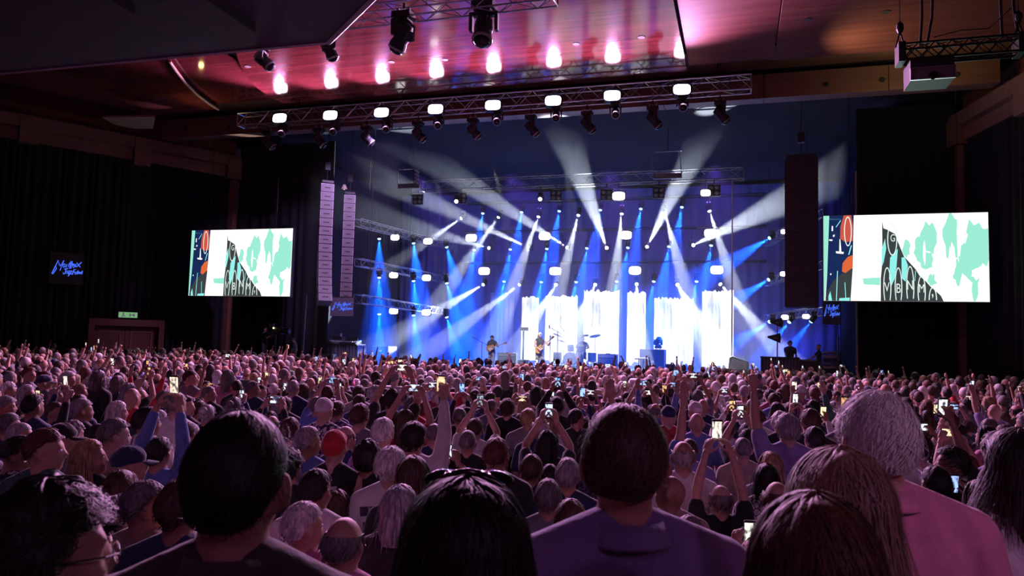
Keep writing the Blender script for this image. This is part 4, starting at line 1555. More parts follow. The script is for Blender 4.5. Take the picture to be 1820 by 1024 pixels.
def person_meshes(Lp, Rp, hd, voxel=0.016, hv=0.0065, sw=0.0, key=None):
    """continuous body mesh plus clothes for one pose; facing +y"""
    k = key or (Lp, Rp, hd, voxel, sw)
    if k in PROTO:
        return PROTO[k]
    HM = head_matrix(hd)
    b = MB()
    torso(b, 0.0, sw)
    legs(b, 0.0)
    for s in (-1, 1):
        b.caps((s * 0.105, -0.02, 0.05), (s * 0.12, 0.15, 0.035), 0.044, 0.034, 10)
    b.caps((0, -0.012, 1.43), HM @ Vector((0, -0.005, 1.56)), 0.062, 0.057, 14)
    add_head(b, HM)
    hands = []
    tee = MB()
    lng = MB()
    for m in (tee, lng):
        torso(m, 0.016, sw)
        m.ell((0, -0.01, 1.455), (0.085, 0.075, 0.045), None, 14, 8)
    vest = MB()
    torso(vest, 0.016, sw * 0.2 - 0.02)
    for s, an in ((-1, Lp), (1, Rp)):
        T, hint, mode, fd, pn, sd = ARMS[an]
        S = Vector((s * (0.185 + sw), -0.008, 1.405))
        mir = lambda q: Vector((q[0] * s, q[1], q[2]))
        E, T2 = ik(S, mir(T), 0.285, 0.265, mir(hint))
        b.caps(S, E, 0.052, 0.040, 12)
        b.caps(E, E.lerp(T2, 0.35), 0.041, 0.041, 12)
        b.caps(E.lerp(T2, 0.35), T2, 0.041, 0.026, 12)
        h = MB()
        add_hand(h, T2, mir(fd), mir(pn), mir(sd), mode)
        hands.append(remesh(h, 'hand', hv, 2))
        tee.caps(S, S.lerp(E, 0.62), 0.070, 0.066, 12)
        lng.caps(S, E, 0.070, 0.056, 12).caps(E, E.lerp(T2, 0.86), 0.056, 0.040, 12)
    body = join('body', [remesh(b, 'b', voxel, 3)] + hands)
    tr = MB()
    legs(tr, 0.02)
    tr.ell((0, 0, 0.93), (0.176, 0.13, 0.13), None, 16, 10)
    r = {'body': body, 'src': {'tee': tee, 'long': lng, 'vest': vest}, 'voxel': voxel, 'HM': HM, 'R': Rp, 'L': Lp}
    if 'm' not in TROUSERS:
        TROUSERS['m'] = remesh(tr, 'trousers', 0.022, 3)
        TROUSERS['m'].materials.append(MATS['cloth'])
    r['trousers'] = TROUSERS['m']
    r['body'].materials.append(MATS['skin'])
    PROTO[k] = r
    return r


# ---- hair: a shaped cap plus strands that follow the skull
def skull(az, pol, t):
    """az 0 = face, pol from the crown; offset t from the skull surface"""
    x, y, z = math.sin(pol) * math.sin(az), math.sin(pol) * math.cos(az), math.cos(pol)
    r = 1.0 / math.sqrt((x / SK[0]) ** 2 + (y / SK[1]) ** 2 + (z / SK[2]) ** 2)
    return SKC + Vector((x, y, z)) * (r + t)


def hairline(az, style):
    a = abs((az + PI) % (2 * PI) - PI)     # 0 at the face, pi at the nape
    front, side, back = 52, 86, 121
    if style == 'buzz':
        front, side, back = 55, 92, 122
    if style == 'fringe':
        front, side, back = 0, 100, 126
    if style in ('long', 'bob', 'curly', 'mid'):
        front, side, back = 55, 118, 150
    if style == 'cap':
        front, side, back = 78, 80, 92
    if style == 'beanie':
        front, side, back = 70, 98, 118
    t = a / PI
    if t < 0.36:
        v = front
    elif t < 0.56:
        v = front + (side - front) * (t - 0.36) / 0.20
    else:
        v = side + (back - side) * min(1, (t - 0.56) / 0.2)
    return R(v)


def hair_cap(mb, style, th, rnd, amp, na=40, nr=14, freq=7):
    off = Vector((rnd.uniform(0, 50), rnd.uniform(0, 50), 0))
    v, f = [], []
    for j in range(nr + 1):
        for i in range(na):
            az = 2 * PI * i / na
            lim = hairline(az, style)
            if style == 'fringe':
                top = R(64 if abs((az + PI) % (2 * PI) - PI) > 1.2 else 100)
                lim = max(lim, top + 0.02)
                pol = top + (lim - top) * j / nr
            else:
                pol = max(0.001, lim * j / nr)
            x, y = math.sin(az), math.cos(az)
            edge = min(1.0, (nr - j) / 2.5)
            if style == 'fringe':
                edge = min(edge, j / 2.0 + 0.2, 1)
            nz = mnoise.noise(Vector((x * freq, y * freq, pol * freq * 0.35)) + off)
            nz2 = mnoise.noise(Vector((x * 2, y * 2, pol * 2)) + off)
            t = 0.004 + th * edge * (1 + 0.5 * nz2) + amp * nz * edge
            if style == 'bun' and pol > 0.3:
                t *= 0.8
            v.append(skull(az, pol, t))
    for j in range(nr):
        for i in range(na):
            f.append((j * na + i, j * na + (i + 1) % na, (j + 1) * na + (i + 1) % na, (j + 1) * na + i))
    f = [q[::-1] for q in f]
    # inner skin so that the cap is a closed shell
    o = len(v)
    for j in range(nr + 1):
        for i in range(na):
            az = 2 * PI * i / na
            v.append(SKC + (Vector(v[j * na + i]) - SKC) * 0.93)
    f += [tuple(o + k for k in q[::-1]) for q in f]
    for i in range(na):
        f.append((nr * na + i, nr * na + (i + 1) % na, o + nr * na + (i + 1) % na, o + nr * na + i))
    mb.add(v, f)


def ribbon(mb, pts, w, nrm):
    k = len(pts)
    v, f = [], []
    for j, p in enumerate(pts):
        d = (pts[min(j + 1, k - 1)] - pts[max(j - 1, 0)])
        s = d.cross(nrm)
        s = s.normalized() if s.length > 1e-6 else Vector((1, 0, 0))
        ww = w * (1 - 0.75 * (j / (k - 1)) ** 2) * 0.5
        v += [p - s * ww, p + s * ww]
    for j in range(k - 1):
        f.append((2 * j, 2 * j + 1, 2 * j + 3, 2 * j + 2))
    mb.add(v, f)


def strands(mb, style, n, length, rnd, th, w=0.003, seg=5, mess=0.3, drop=None, whorl=True):
    """drop: z to which long hair falls"""
    for _ in range(n):
        az = rnd.uniform(0, 2 * PI)
        lim = hairline(az, style)
        pol = math.acos(1 - rnd.random() * (1 - math.cos(lim)))
        if style == 'fringe' and pol < R(66):
            continue
        a, p = az, pol
        L = length * rnd.uniform(0.6, 1.15)
        t0 = 0.004 + th * 0.4
        pts = []
        ph = rnd.uniform(0, 6.28)
        swirl = rnd.gauss(0, mess)
        hang = None
        for j in range(seg + 1):
            u = j / seg
            if drop is not None and hang is None and p > R(85):
                hang = skull(a, p, th * 1.1)
            if hang is not None:
                q = Vector(hang)
                if not pts:
                    pts.append(q)
                    continue
                back = 1 if math.cos(a) < 0 else 0.4
                out = Vector((q.x, q.y - SKC.y, 0)).normalized()
                zz = pts[-1].z - (max(pts[-1].z - (drop + rnd.uniform(0, 0.09)), 0)) / max(1, seg - j + 1)
                pp = Vector((pts[-1].x, pts[-1].y, zz)) + out * 0.010 * math.sin(u * 2.4 + ph) + Vector((rnd.gauss(0, 0.004 * mess * 3), rnd.gauss(0, 0.004 * mess * 3), 0))
                if zz < 1.47:
                    pp.y -= 0.004
                pts.append(pp)
                continue
            bulge = th * (0.6 + 0.8 * math.sin(min(1, u * 1.2) * PI * 0.6)) + 0.35 * th * math.sin(ph + u * 3)
            pts.append(skull(a, p, t0 + bulge))
            p = p + L / seg / 0.105
            a += swirl * 0.25 + (0.10 if whorl else 0)
            if drop is not None:
                aw = (a + PI) % (2 * PI) - PI
                if abs(aw) < 1.35:       # parted hair sweeps round to the temples
                    a = (1 if aw >= 0 else -1) * min(1.4, abs(aw) + 0.45)
            if drop is None and p > lim + 0.12:
                p = lim + 0.12
        nrm = (pts[len(pts) // 2] - SKC).normalized()
        ribbon(mb, pts, w * rnd.uniform(0.6, 1.4), nrm)


def curls(mb, n, rnd, th, w=0.004, r=0.012, lo=120):
    for _ in range(n):
        az = rnd.uniform(0, 2 * PI)
        lim = hairline(az, 'curly')
        pol = math.acos(1 - rnd.random() * (1 - math.cos(min(lim, R(lo)))))
        c = skull(az, pol, th * rnd.uniform(0.3, 1.0))
        nrm = (c - SKC).normalized()
        a1 = nrm.orthogonal().normalized()
        a2 = nrm.cross(a1)
        ph = rnd.uniform(0, 6.28)
        rr = r * rnd.uniform(0.6, 1.5)
        pts = []
        for j in range(8):
            t = ph + j * 0.85
            pts.append(c + (a1 * math.cos(t) + a2 * math.sin(t)) * rr + nrm * (j - 3) * 0.003 + Vector((0, 0, -0.003 * j)))
        ribbon(mb, pts, w, nrm)


HAIR = {}


def hair_mesh(style, var=0, hero=False):
    k = (style, var, hero)
    if k in HAIR:
        return HAIR[k]
    rnd = random.Random(hash((style, var)) % 1000 if False else sum(map(ord, style)) + 31 * var)
    mb = MB()
    q = 1 if not hero else 9
    hk = 1.0 if not hero else 0.55
    na, nr = (36, 12) if not hero else (72, 24)
    mat = 'hair' if not hero else 'hair_fine'
    if style == 'short':
        hair_cap(mb, style, 0.009 * hk, rnd, 0.004 * hk, na, nr)
        strands(mb, style, 170 * q, 0.07, rnd, 0.008 * hk, 0.006 if not hero else 0.0022, 4, 0.35 if not hero else 0.2)
    elif style == 'thick':
        hair_cap(mb, 'short', 0.014 * hk, rnd, 0.007 * hk, na, nr, 5)
        strands(mb, 'short', 220 * q, 0.08, rnd, 0.013 * hk, 0.007 if not hero else 0.0025, 4, 0.5 if not hero else 0.25)
    elif style == 'buzz':
        hair_cap(mb, style, 0.004, rnd, 0.0015, na, nr, 12)
    elif style == 'fringe':
        hair_cap(mb, style, 0.010, rnd, 0.004, na, 6)
        strands(mb, 'fringe', 120 * q, 0.05, rnd, 0.012, 0.006, 3, 0.3)
    elif style in ('long', 'bob', 'mid'):
        dz = {'long': 1.28, 'bob': 1.46, 'mid': 1.45}[style]
        hair_cap(mb, style, 0.014, rnd, 0.004, na, nr)
        # hanging body of the hair: a closed curtain from temple to temple
        v, f = [], []
        n1, n2 = (26, 8) if not hero else (44, 14)
        for lay in (0, 1):
            for j in range(n2 + 1):
                u = j / n2
                for i in range(n1 + 1):
                    az = R(75) + (2 * PI - R(150)) * i / n1
                    p0 = skull(az, R(100), 0.014)
                    out = Vector((p0.x, p0.y - SKC.y, 0)).normalized()
                    z = p0.z + (dz - p0.z) * u
                    wob = 0.005 * mnoise.noise(Vector((math.sin(az) * 9, math.cos(az) * 9, u * 1.5 + var * 7)))
                    spread = (0.016 * math.sin(u * 2.6) + wob) - 0.012 * lay
                    pull = 1 - 0.10 * u
                    p = Vector((p0.x * pull, SKC.y + (p0.y - SKC.y) * (1 - 0.05 * u), z)) + out * spread
                    if style == 'bob':
                        p = Vector((p0.x, p0.y, z)) + out * (0.012 * math.sin(u * 3.0) - 0.012 * lay - 0.012 * u * u)
                    v.append(p)
        m_ = n1 + 1
        o2 = (n2 + 1) * m_
        for lay in (0, 1):
            for j in range(n2):
                for i in range(n1):
                    qd = (lay * o2 + j * m_ + i, lay * o2 + j * m_ + i + 1, lay * o2 + (j + 1) * m_ + i + 1, lay * o2 + (j + 1) * m_ + i)
                    f.append(qd[::-1] if lay == 0 else qd)
        for j in range(n2):
            for i in (0, n1):
                f.append((j * m_ + i, (j + 1) * m_ + i, o2 + (j + 1) * m_ + i, o2 + j * m_ + i))
        for i in range(n1):
            f.append((n2 * m_ + i, n2 * m_ + i + 1, o2 + n2 * m_ + i + 1, o2 + n2 * m_ + i))
        mb.add(v, f)
        strands(mb, style, 170 * q, 0.20, rnd, 0.013, 0.007 if not hero else 0.0026, 8 if not hero else 12, 0.12, dz - 0.03, False)
    elif style == 'curly':
        hair_cap(mb, 'curly', 0.024, rnd, 0.014, na + 12, nr + 4, 11)
        curls(mb, 220 * (q if q == 1 else 12), rnd, 0.042, 0.006 if not hero else 0.0026, 0.011 if not hero else 0.008)
    elif style == 'bun':
        hair_cap(mb, 'short', 0.014, rnd, 0.003, na, nr)
        mb.ell((0, -0.13, 1.69), (0.045, 0.042, 0.045), None, 12, 9)
        strands(mb, 'short', 100, 0.08, rnd, 0.016, 0.006, 4, 0.2)
    elif style == 'ponytail':
        hair_cap(mb, 'short', 0.014, rnd, 0.003, na, nr)
        mb.path([(0, -0.10, 1.67), (0, -0.15, 1.67), (0, -0.165, 1.60), (0, -0.15, 1.50), (0, -0.145, 1.40)], [0.02, 0.028, 0.034, 0.03, 0.012], 10)
        strands(mb, 'short', 100, 0.08, rnd, 0.016, 0.006, 4, 0.2)
    elif style in ('cap', 'beanie'):
        hair_cap(mb, 'short', 0.006, rnd, 0.002, 28, 9)
    if hero and style != 'curly':
        st_ = 'short' if style in ('short', 'thick') else style
        strands(mb, st_, 130, 0.09, rnd, 0.014 if style != 'short' else 0.012, 0.0012, 6, 0.5, None if st_ == 'short' else dz, False)
    me = mb.mesh('hair', (mat,), True)
    HAIR[k] = me
    return me


HATS = {}


def hat_mesh(style):
    if style in HATS:
        return HATS[style]
    mb = MB()
    rnd = random.Random(5)
    hair_cap(mb, style, 0.016, rnd, 0.001, 32, 10)
    if style == 'cap':
        v, f = [], []
        n = 10
        for lay in (0, 1):
            for i in range(n + 1):
                az = R(-48) + R(96) * i / n
                for u in (0, 1):
                    p = skull(az, R(78), 0.016)
                    q = Vector((p.x * (1 + 0.0 * u), p.y + u * 0.072 * math.cos(az * 1.3), p.z - u * 0.018 - lay * 0.004))
                    v.append(q)
        k = 2 * (n + 1)
        for i in range(n):
            a = 2 * i
            f += [(a, a + 1, a + 3, a + 2), (k + a, k + a + 2, k + a + 3, k + a + 1), (a + 1, k + a + 1, k + a + 3, a + 3)]
        mb.add(v, f)
        mb.ell(skull(0, 0.001, 0.018), (0.008, 0.008, 0.005), None, 8, 5)
    HATS[style] = mb.mesh('hat', ('cloth',), True)
    return HATS[style]


HC = {'white': (0.62, 0.58, 0.57), 'grey': (0.30, 0.28, 0.29), 'salt': (0.15, 0.135, 0.135), 'dark': (0.022, 0.017, 0.017), 'brown': (0.075, 0.042, 0.028),
      'auburn': (0.12, 0.045, 0.03), 'blonde': (0.36, 0.23, 0.12), 'black': (0.010, 0.009, 0.010)}
SKINS = [(0.50, 0.29, 0.22), (0.44, 0.25, 0.18), (0.54, 0.33, 0.26), (0.34, 0.18, 0.12), (0.47, 0.26, 0.20)]
SC = {'black': (0.012, 0.012, 0.015), 'navy': (0.02, 0.03, 0.09), 'white': (0.62, 0.60, 0.60), 'pink': (0.55, 0.18, 0.32), 'blue': (0.13, 0.20, 0.52), 'grey': (0.16, 0.16, 0.18),
      'green': (0.03, 0.12, 0.09), 'red': (0.55, 0.03, 0.04), 'beige': (0.36, 0.27, 0.20), 'lavender': (0.24, 0.19, 0.40), 'brown': (0.06, 0.04, 0.035), 'olive': (0.10, 0.10, 0.05)}


def make_person(loc, rz, scale, pr, hair, hcol, shirt='tee', scol=(0.2, 0.2, 0.2), skin=None, hvar=0, hat=None, hatcol=None, pattern=None, tcol=(0.03, 0.03, 0.045), hero=False, width=1.0, label='', group=None, shirt_name=None):
    o = thing('person', label, 'person', loc, rz, group)
    o.scale = (scale * width, scale * width, scale)
    b = link('body', pr['body'], o)
    b.color = (*(skin or rng.choice(SKINS)), 1)
    s = link(shirt_name or ('vest' if shirt == 'vest' else 'shirt'), garment(pr, shirt), o)
    s.color = (*scol, 1)
    if pattern:
        pm = garment(pr, shirt).copy()
        pm.materials.clear()
        pm.materials.append(MATS['cloth_' + pattern])
        s.data = pm
    t = link('trousers', pr['trousers'], o)
    t.color = (*tcol, 1)
    if hair:
        h = link('hair', hair_mesh(hair, hvar, hero), o)
        h.matrix_local = pr['HM']
        h.color = (*hcol, 1)
    if hat:
        c = link('hat', hat_mesh(hat), o)
        c.matrix_local = pr['HM']
        c.color = (*(hatcol or (0.03, 0.03, 0.05)), 1)
    return o


def eyes_for(o, pr):
    for s in (-1, 1):
        e = MB().ell((s * 0.032, 0.082, 1.625), (0.012, 0.012, 0.010), None, 10, 7).build('eye', 'white_paint', o, True)
        e.matrix_local = pr['HM']


def glasses_for(o, pr, mat='chrome'):
    mb = MB()
    for s in (-1, 1):
        pts = [(s * 0.034 + 0.026 * math.cos(t), 0.108, 1.622 + 0.02 * math.sin(t)) for t in np.linspace(0, 2 * PI, 13)]
        mb.path(pts, 0.0022, 4)
        mb.path([(s * 0.062, 0.106, 1.626), (s * 0.083, 0.08, 1.628), (s * 0.090, -0.01, 1.628), (s * 0.088, -0.03, 1.612)], 0.0025, 4)
    g = mb.build('glasses', mat, o)
    g.matrix_local = pr['HM']
    return g


# ---- phones
def phone_proto():
    t = thing('phone', 'p', 'phone')
    mb = MB()
    r, w, h = 0.011, 0.0375, 0.0765
    poly = []
    for cx, cz, a0 in ((w - r, h - r, 0), (-w + r, h - r, 90), (-w + r, -h + r, 180), (w - r, -h + r, 270)):
        for a in (0, 30, 60, 90):
            poly.append((cx + r * math.cos(R(a0 + a)), cz + r * math.sin(R(a0 + a))))
    mb.prism(poly, 0.0085, (0, -0.004, 0))
    mb.build('case', 'black_plastic', t)
    MB().box((0, -0.0050, 0.003), (0.066, 0.0012, 0.118)).build('screen', 'phone_screen', t)
    MB().box((-0.018, 0.0062, 0.055), (0.03, 0.003, 0.03)).build('camera_block', 'grey_plastic', t)
    MB().box((0, -0.0052, -0.0655), (0.014, 0.001, 0.007)).build('shutter_button', 'lens_grey', t)
    return t


PH = phone_proto()
ph_used = []
PHC = [(0.9, 0.95, 1.0), (0.35, 0.55, 1.0), (1.0, 0.75, 0.45), (1.0, 0.9, 0.75), (1.0, 0.55, 0.25), (0.75, 0.85, 1.0)]


def phone_in_hand(o, pr, label, col=None):
    """the phone a person of this pose holds, in the world"""
    pose = pr['R'] if pr['R'] in PHONE_AT else pr['L']
    sgn = 1 if pr['R'] in PHONE_AT else -1
    x, y, z, rot = PHONE_AT[pose]
    M = Matrix.Translation(o.location) @ o.rotation_euler.to_matrix().to_4x4() @ Matrix.Diagonal((*o.scale, 1))
    p = PH if not ph_used else dup(PH)
    ph_used.append(p)
    M2 = M @ Matrix.Translation((x * sgn, y, z)) @ Matrix.Rotation(R(rot), 4, 'Y') @ Matrix.Rotation(R(8), 4, 'X')
    p.matrix_world = M2
    p.location, p.rotation_euler, p.scale = M2.translation, M2.to_euler(), (1, 1, 1)
    child(p, 'screen').color = (*(col or rng.choice(PHC)), 1)
    tag(p, label, 'phone', 'phones held up in the crowd')
    return p
# ================================================================== ON STAGE
def gbox(name, label, cat, x0, y0, x1, y1, Y, dep, mat, group=None, zfloor=STZ, extra=None):
    """a case standing on the stage; its front face spans these picture columns and heights at distance Y"""
    a, b = PY(x0, y1, Y), PY(x1, y0, Y)
    zt = b.z
    w_ = b.x - a.x
    t = thing(name, label, cat, ((a.x + b.x) / 2, Y + dep / 2, zfloor), 0, group)
    h_ = zt - zfloor
    return t, w_, h_, dep


def amp(label, x0, y0, x1, y1, Y, dep, mat='amp_tolex'):
    t, w, h, d = gbox('guitar_amplifier', label, 'amplifier', x0, y0, x1, y1, Y, dep, mat, 'amplifiers')
    MB().box((0, 0, h / 2), (w, d, h)).build('cabinet', mat, t)
    MB().box((0, -d / 2 - 0.01, h * 0.4), (w * 0.9, 0.02, h * 0.68)).build('grille_cloth', 'grey_drape', t)
    MB().box((0, -d / 2 - 0.01, h * 0.88), (w * 0.9, 0.02, h * 0.14)).build('control_panel', 'aluminium', t)
    MB().box((0, 0, h + 0.015), (w * 0.25, 0.04, 0.03)).build('handle', 'rubber', t)
    mb = MB()
    for k in range(6):
        mb.lathe([(0.02, 0), (0.017, 0.03)], 8, (-w * 0.35 + k * w * 0.14, -d / 2 - 0.02, h * 0.88), Matrix.Rotation(PI / 2, 3, 'X'))
    mb.build('knobs', 'black_plastic', t)
    for s in (-1, 1):
        MB().box((s * (w / 2 - 0.03), -d / 2 + 0.03, h - 0.03), (0.07, 0.07, 0.07)).build('corner_guard', 'chrome', t)
    return t


def case(label, x0, y0, x1, y1, Y, dep, mat='amp_tolex', cat='flight case', name='flight_case', rows=1):
    t, w, h, d = gbox(name, label, cat, x0, y0, x1, y1, Y, dep, mat, 'cases on the stage')
    MB().box((0, 0, h / 2), (w, d, h)).build('case_body', mat, t)
    for s in (-1, 1):
        MB().box((s * w / 2, -d / 2, h / 2), (0.035, 0.035, h)).build('edge_rail', 'aluminium', t)
    for z in ([0.0, h] + [h * k / rows for k in range(1, rows)]):
        MB().box((0, -d / 2 - 0.005, z), (w, 0.03, 0.035)).build('edge_rail', 'aluminium', t)
    for k in range(rows):
        MB().box((0, -d / 2 - 0.012, h * (k + 0.5) / rows), (0.16, 0.02, 0.1)).build('latch', 'chrome', t)
    return t


amp('blue-lit combo amplifier standing right of the left guitarist', 884, 628, 917, 655, 34.5, 0.35)
amp('wide amplifier standing right of the drum kit', 1062, 630, 1096, 657, 35.5, 0.5)
case('tall flight case stack with white edges at the left of the stage', 662, 616, 690, 645, 33.5, 1.0, 'grey_plastic', rows=2)
case('low black case right of the keyboard stand', 1182, 648, 1199, 664, 34.5, 0.5)
case('small black case left of the singer', 917, 640, 935, 656, 35, 0.5)
case('large black riser case in the middle of the stage', 1137, 622, 1181, 660, 35.5, 0.9)
case('pale crate in front of the large black riser case', 1158, 656, 1187, 668, 34, 0.4, 'amp_cream')
case('black case under the wedge monitor on the right', 1291, 657, 1342, 676, 31, 0.8)
# small moving head standing on the riser case
p = PY(1170, 608, 35.9)
o = moving_head(p, (-0.5, -0.6, 0.5), 'dark moving head standing on the large riser case', 'floor moving heads', 0.8)
o.location = (p.x, 35.9, PY(1160, 622, 35.5).z)
o.rotation_euler = (PI, 0, 0)
# tall stand with a head behind the singer
t = thing('lamp_stand', 'slim dark stand with a small lamp left of the singer', 'stand', tuple(PY(929, 655, 36.5)[:2]) + (STZ,))
MB().bar((0, 0, 0), (0, 0, 1.9), 0.05, 8).build('pole', 'black_metal', t)
MB().box((0.05, 0, 2.0), (0.45, 0.2, 0.18)).build('lamp_head', 'black_plastic', t)
MB().lathe([(0.3, 0), (0.3, 0.04), (0.06, 0.06)], 14).build('foot', 'black_metal', t)
# wedge
a, b = PY(1294, 657, 31.2), PY(1322, 634, 31.2)
t = thing('stage_monitor', 'grey wedge loudspeaker on a black case at the right of the stage', 'loudspeaker', (a.x, 31.3, a.z))
w_, h_ = b.x - a.x, b.z - a.z
MB().prism([(0, 0), (w_ + 0.2, 0), (w_ + 0.2, h_ * 0.6), (0.15, h_), (0.05, h_ * 0.9)], 0.6).build('wedge_cabinet', 'speaker_black', t)
MB().prism([(0.05, h_ * 0.1), (w_ + 0.1, h_ * 0.1), (w_ + 0.1, h_ * 0.55), (0.15, h_ * 0.85)], 0.01, (0, -0.012, 0)).build('grille', 'speaker_grille', t)
# keyboard on stand
pk = PZ(1139, 661, STZ)
pk = PY(1139, 655, 33.5)
t = thing('keyboard_stand', 'small keyboard on a stand in front of the riser case', 'keyboard', (pk.x, 33.5, STZ))
MB().box((0, 0, 0.72), (0.55, 0.3, 0.07)).build('keyboard', 'white_paint', t)
for s in (-1, 1):
    MB().bar((s * 0.1, 0, 0), (s * 0.1, 0, 0.7), 0.025, 6).build('leg', 'chrome', t)
    MB().bar((s * 0.1, -0.2, 0.02), (s * 0.1, 0.2, 0.02), 0.02, 6).build('foot', 'chrome', t)

# white fabric drops, the light on them put in as emission
DY = 41.7
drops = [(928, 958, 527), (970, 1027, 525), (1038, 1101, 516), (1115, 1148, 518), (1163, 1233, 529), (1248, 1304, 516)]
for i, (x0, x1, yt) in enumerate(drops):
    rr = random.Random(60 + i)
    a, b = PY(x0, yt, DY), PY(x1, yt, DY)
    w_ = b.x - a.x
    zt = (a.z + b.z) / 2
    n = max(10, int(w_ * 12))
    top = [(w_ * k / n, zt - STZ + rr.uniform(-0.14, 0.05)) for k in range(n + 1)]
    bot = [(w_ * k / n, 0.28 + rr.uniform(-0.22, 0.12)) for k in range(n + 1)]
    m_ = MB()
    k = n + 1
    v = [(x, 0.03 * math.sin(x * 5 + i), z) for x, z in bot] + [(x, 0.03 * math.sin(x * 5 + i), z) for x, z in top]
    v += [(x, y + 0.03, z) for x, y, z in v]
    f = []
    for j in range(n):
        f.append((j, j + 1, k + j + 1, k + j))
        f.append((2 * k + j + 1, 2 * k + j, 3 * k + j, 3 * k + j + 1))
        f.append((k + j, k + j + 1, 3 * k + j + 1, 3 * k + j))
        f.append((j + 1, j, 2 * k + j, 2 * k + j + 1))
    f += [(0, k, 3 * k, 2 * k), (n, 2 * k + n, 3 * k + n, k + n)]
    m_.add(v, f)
    o = m_.build('fabric_drop', 'white_drop')
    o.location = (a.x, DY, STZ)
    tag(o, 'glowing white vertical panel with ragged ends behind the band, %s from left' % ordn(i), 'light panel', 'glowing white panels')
a, b = PY(872, 520, DY), PY(914, 520, DY)
o = drape('pale_drop', (a.x, DY, 0), (b.x, DY, 0), STZ + 0.2, a.z, 'drum_skin', 0.3, 0.04, 77, 0, -1)
tag(o, 'pale unlit fabric strip behind the left guitarist', 'fabric strip')
spot('drop_wash', (-12.2, 41.0, 6.4), (-12.7, 41.7, 2.0), 260, (0.8, 0.9, 1.0), 40, 0.5, 0.05)
# blue and violet floor washes for the backdrop
for x in (-18.5, -15, -11.5, -8, -4.5, -1, 2.5):
    spot('floor_wash', (x, 42.9, 1.3), (x, 44.5, 4.0), 1100, (0.07, 0.13, 1.0), 140, 0.8, 0.2)


# ---- the band
def stand_at(px, ytop, Y, zf=STZ):
    p = PY(px, ytop, Y)
    return (p.x, Y, zf), (p.z - zf) / 1.75


def electric_guitar(M, wood_mat, label):
    t = thing('electric_guitar', label, 'guitar')
    t.matrix_world = M
    t.location, t.rotation_euler, t.scale = M.translation, M.to_euler(), (1, 1, 1)
    out = [(-0.22, 0.0), (-0.20, 0.10), (-0.12, 0.155), (-0.03, 0.14), (0.04, 0.11), (0.10, 0.125), (0.17, 0.12), (0.19, 0.07), (0.13, 0.035), (0.14, -0.03), (0.19, -0.05), (0.16, -0.10), (0.08, -0.11), (0.02, -0.105), (-0.06, -0.14), (-0.14, -0.15), (-0.21, -0.09)]
    MB().prism(out, 0.045, (0, 0, 0)).build('body', wood_mat, t)
    MB().prism([(x * 0.55 + 0.02, z * 0.5 - 0.03) for x, z in out], 0.004, (0, -0.006, 0)).build('pickguard', 'white_paint', t)
    MB().box((0.42, 0.0, 0), (0.56, 0.022, 0.05)).build('neck', 'guitar_neck_wood', t)
    MB().prism([(0.70, -0.03), (0.86, -0.045), (0.88, 0.02), (0.78, 0.045), (0.70, 0.03)], 0.016, (0, 0, 0)).build('headstock', wood_mat, t)
    mb = MB()
    for k in range(3):
        mb.box((-0.02 + 0.07 * k, -0.012, 0), (0.025, 0.012, 0.08))
    mb.build('pickups', 'black_plastic', t)
    for k in range(6):
        MB().bar((0.74 + 0.02 * k, 0.01, 0.05), (0.74 + 0.02 * k, 0.01, 0.075), 0.006, 5).build('tuner', 'chrome', t)
    return t


def mic_stand(label, x, Y, boom=True, zf=STZ, h=1.45):
    t = thing('microphone_stand', label, 'microphone stand', (PY(x, 640, Y).x, Y, zf), 0, 'microphone stands')
    MB().lathe([(0.16, 0), (0.16, 0.03), (0.03, 0.05)], 14).build('base', 'black_metal', t)
    MB().bar((0, 0, 0.03), (0, 0, h), 0.016, 6).build('pole', 'black_metal', t)
    if boom:
        MB().bar((0.2, 0.1, h - 0.15), (-0.35, -0.2, h + 0.18), 0.013, 6).build('boom', 'black_metal', t)
        MB().lathe([(0.02, -0.09), (0.025, 0), (0.035, 0.05), (0.02, 0.09)], 10, (-0.37, -0.2, h + 0.19)).build('microphone', 'lens_grey', t)
    else:
        MB().lathe([(0.02, -0.09), (0.025, 0), (0.035, 0.05), (0.02, 0.09)], 10, (0, 0, h + 0.07)).build('microphone', 'lens_grey', t)
    return t


HP = dict(voxel=0.018)
pr = person_meshes('fret', 'pick', (8, -18, 0), **HP)
loc, s = stand_at(875, 596, 32.5)
g1 = make_person(loc, PI - R(8), s, pr, 'thick', HC['brown'], 'tee', (0.03, 0.03, 0.04), SKINS[0], tcol=(0.35, 0.33, 0.33), label='guitarist in black tee and pale trousers at the left of the stage')
eyes_for(g1, pr)
ML = Matrix.Translation(loc) @ Matrix.Rotation(PI - R(8), 4, 'Z')
electric_guitar(ML @ Matrix.Translation((-0.02, 0.20, 1.02)) @ Matrix.Rotation(PI, 4, 'Z') @ Matrix.Rotation(R(-18), 4, 'Y'), 'guitar_sunburst', 'reddish electric guitar with pale pickguard held by the left guitarist')
loc, s = stand_at(960, 591, 32.5)
pr = person_meshes('fret', 'pick', (20, -10, 4), **HP)
g2 = make_person(loc, PI + R(12), s, pr, 'bob', (0.75, 0.7, 0.62), 'vest', (0.05, 0.05, 0.05), SKINS[2], tcol=(0.30, 0.27, 0.22), label='singer with white hair and dark vest playing a golden guitar')
eyes_for(g2, pr)
ML = Matrix.Translation(loc) @ Matrix.Rotation(PI + R(12), 4, 'Z')
electric_guitar(ML @ Matrix.Translation((0.0, 0.20, 1.05)) @ Matrix.Rotation(PI, 4, 'Z') @ Matrix.Rotation(R(-42), 4, 'Y'), 'guitar_gold', 'golden electric guitar held slanting upwards by the singer')
mic_stand('straight microphone stand right of the singer', 977, 32.3, False, h=1.5)
mic_stand('boom microphone stand in front of the left guitarist', 856, 31.9, True, h=1.3)
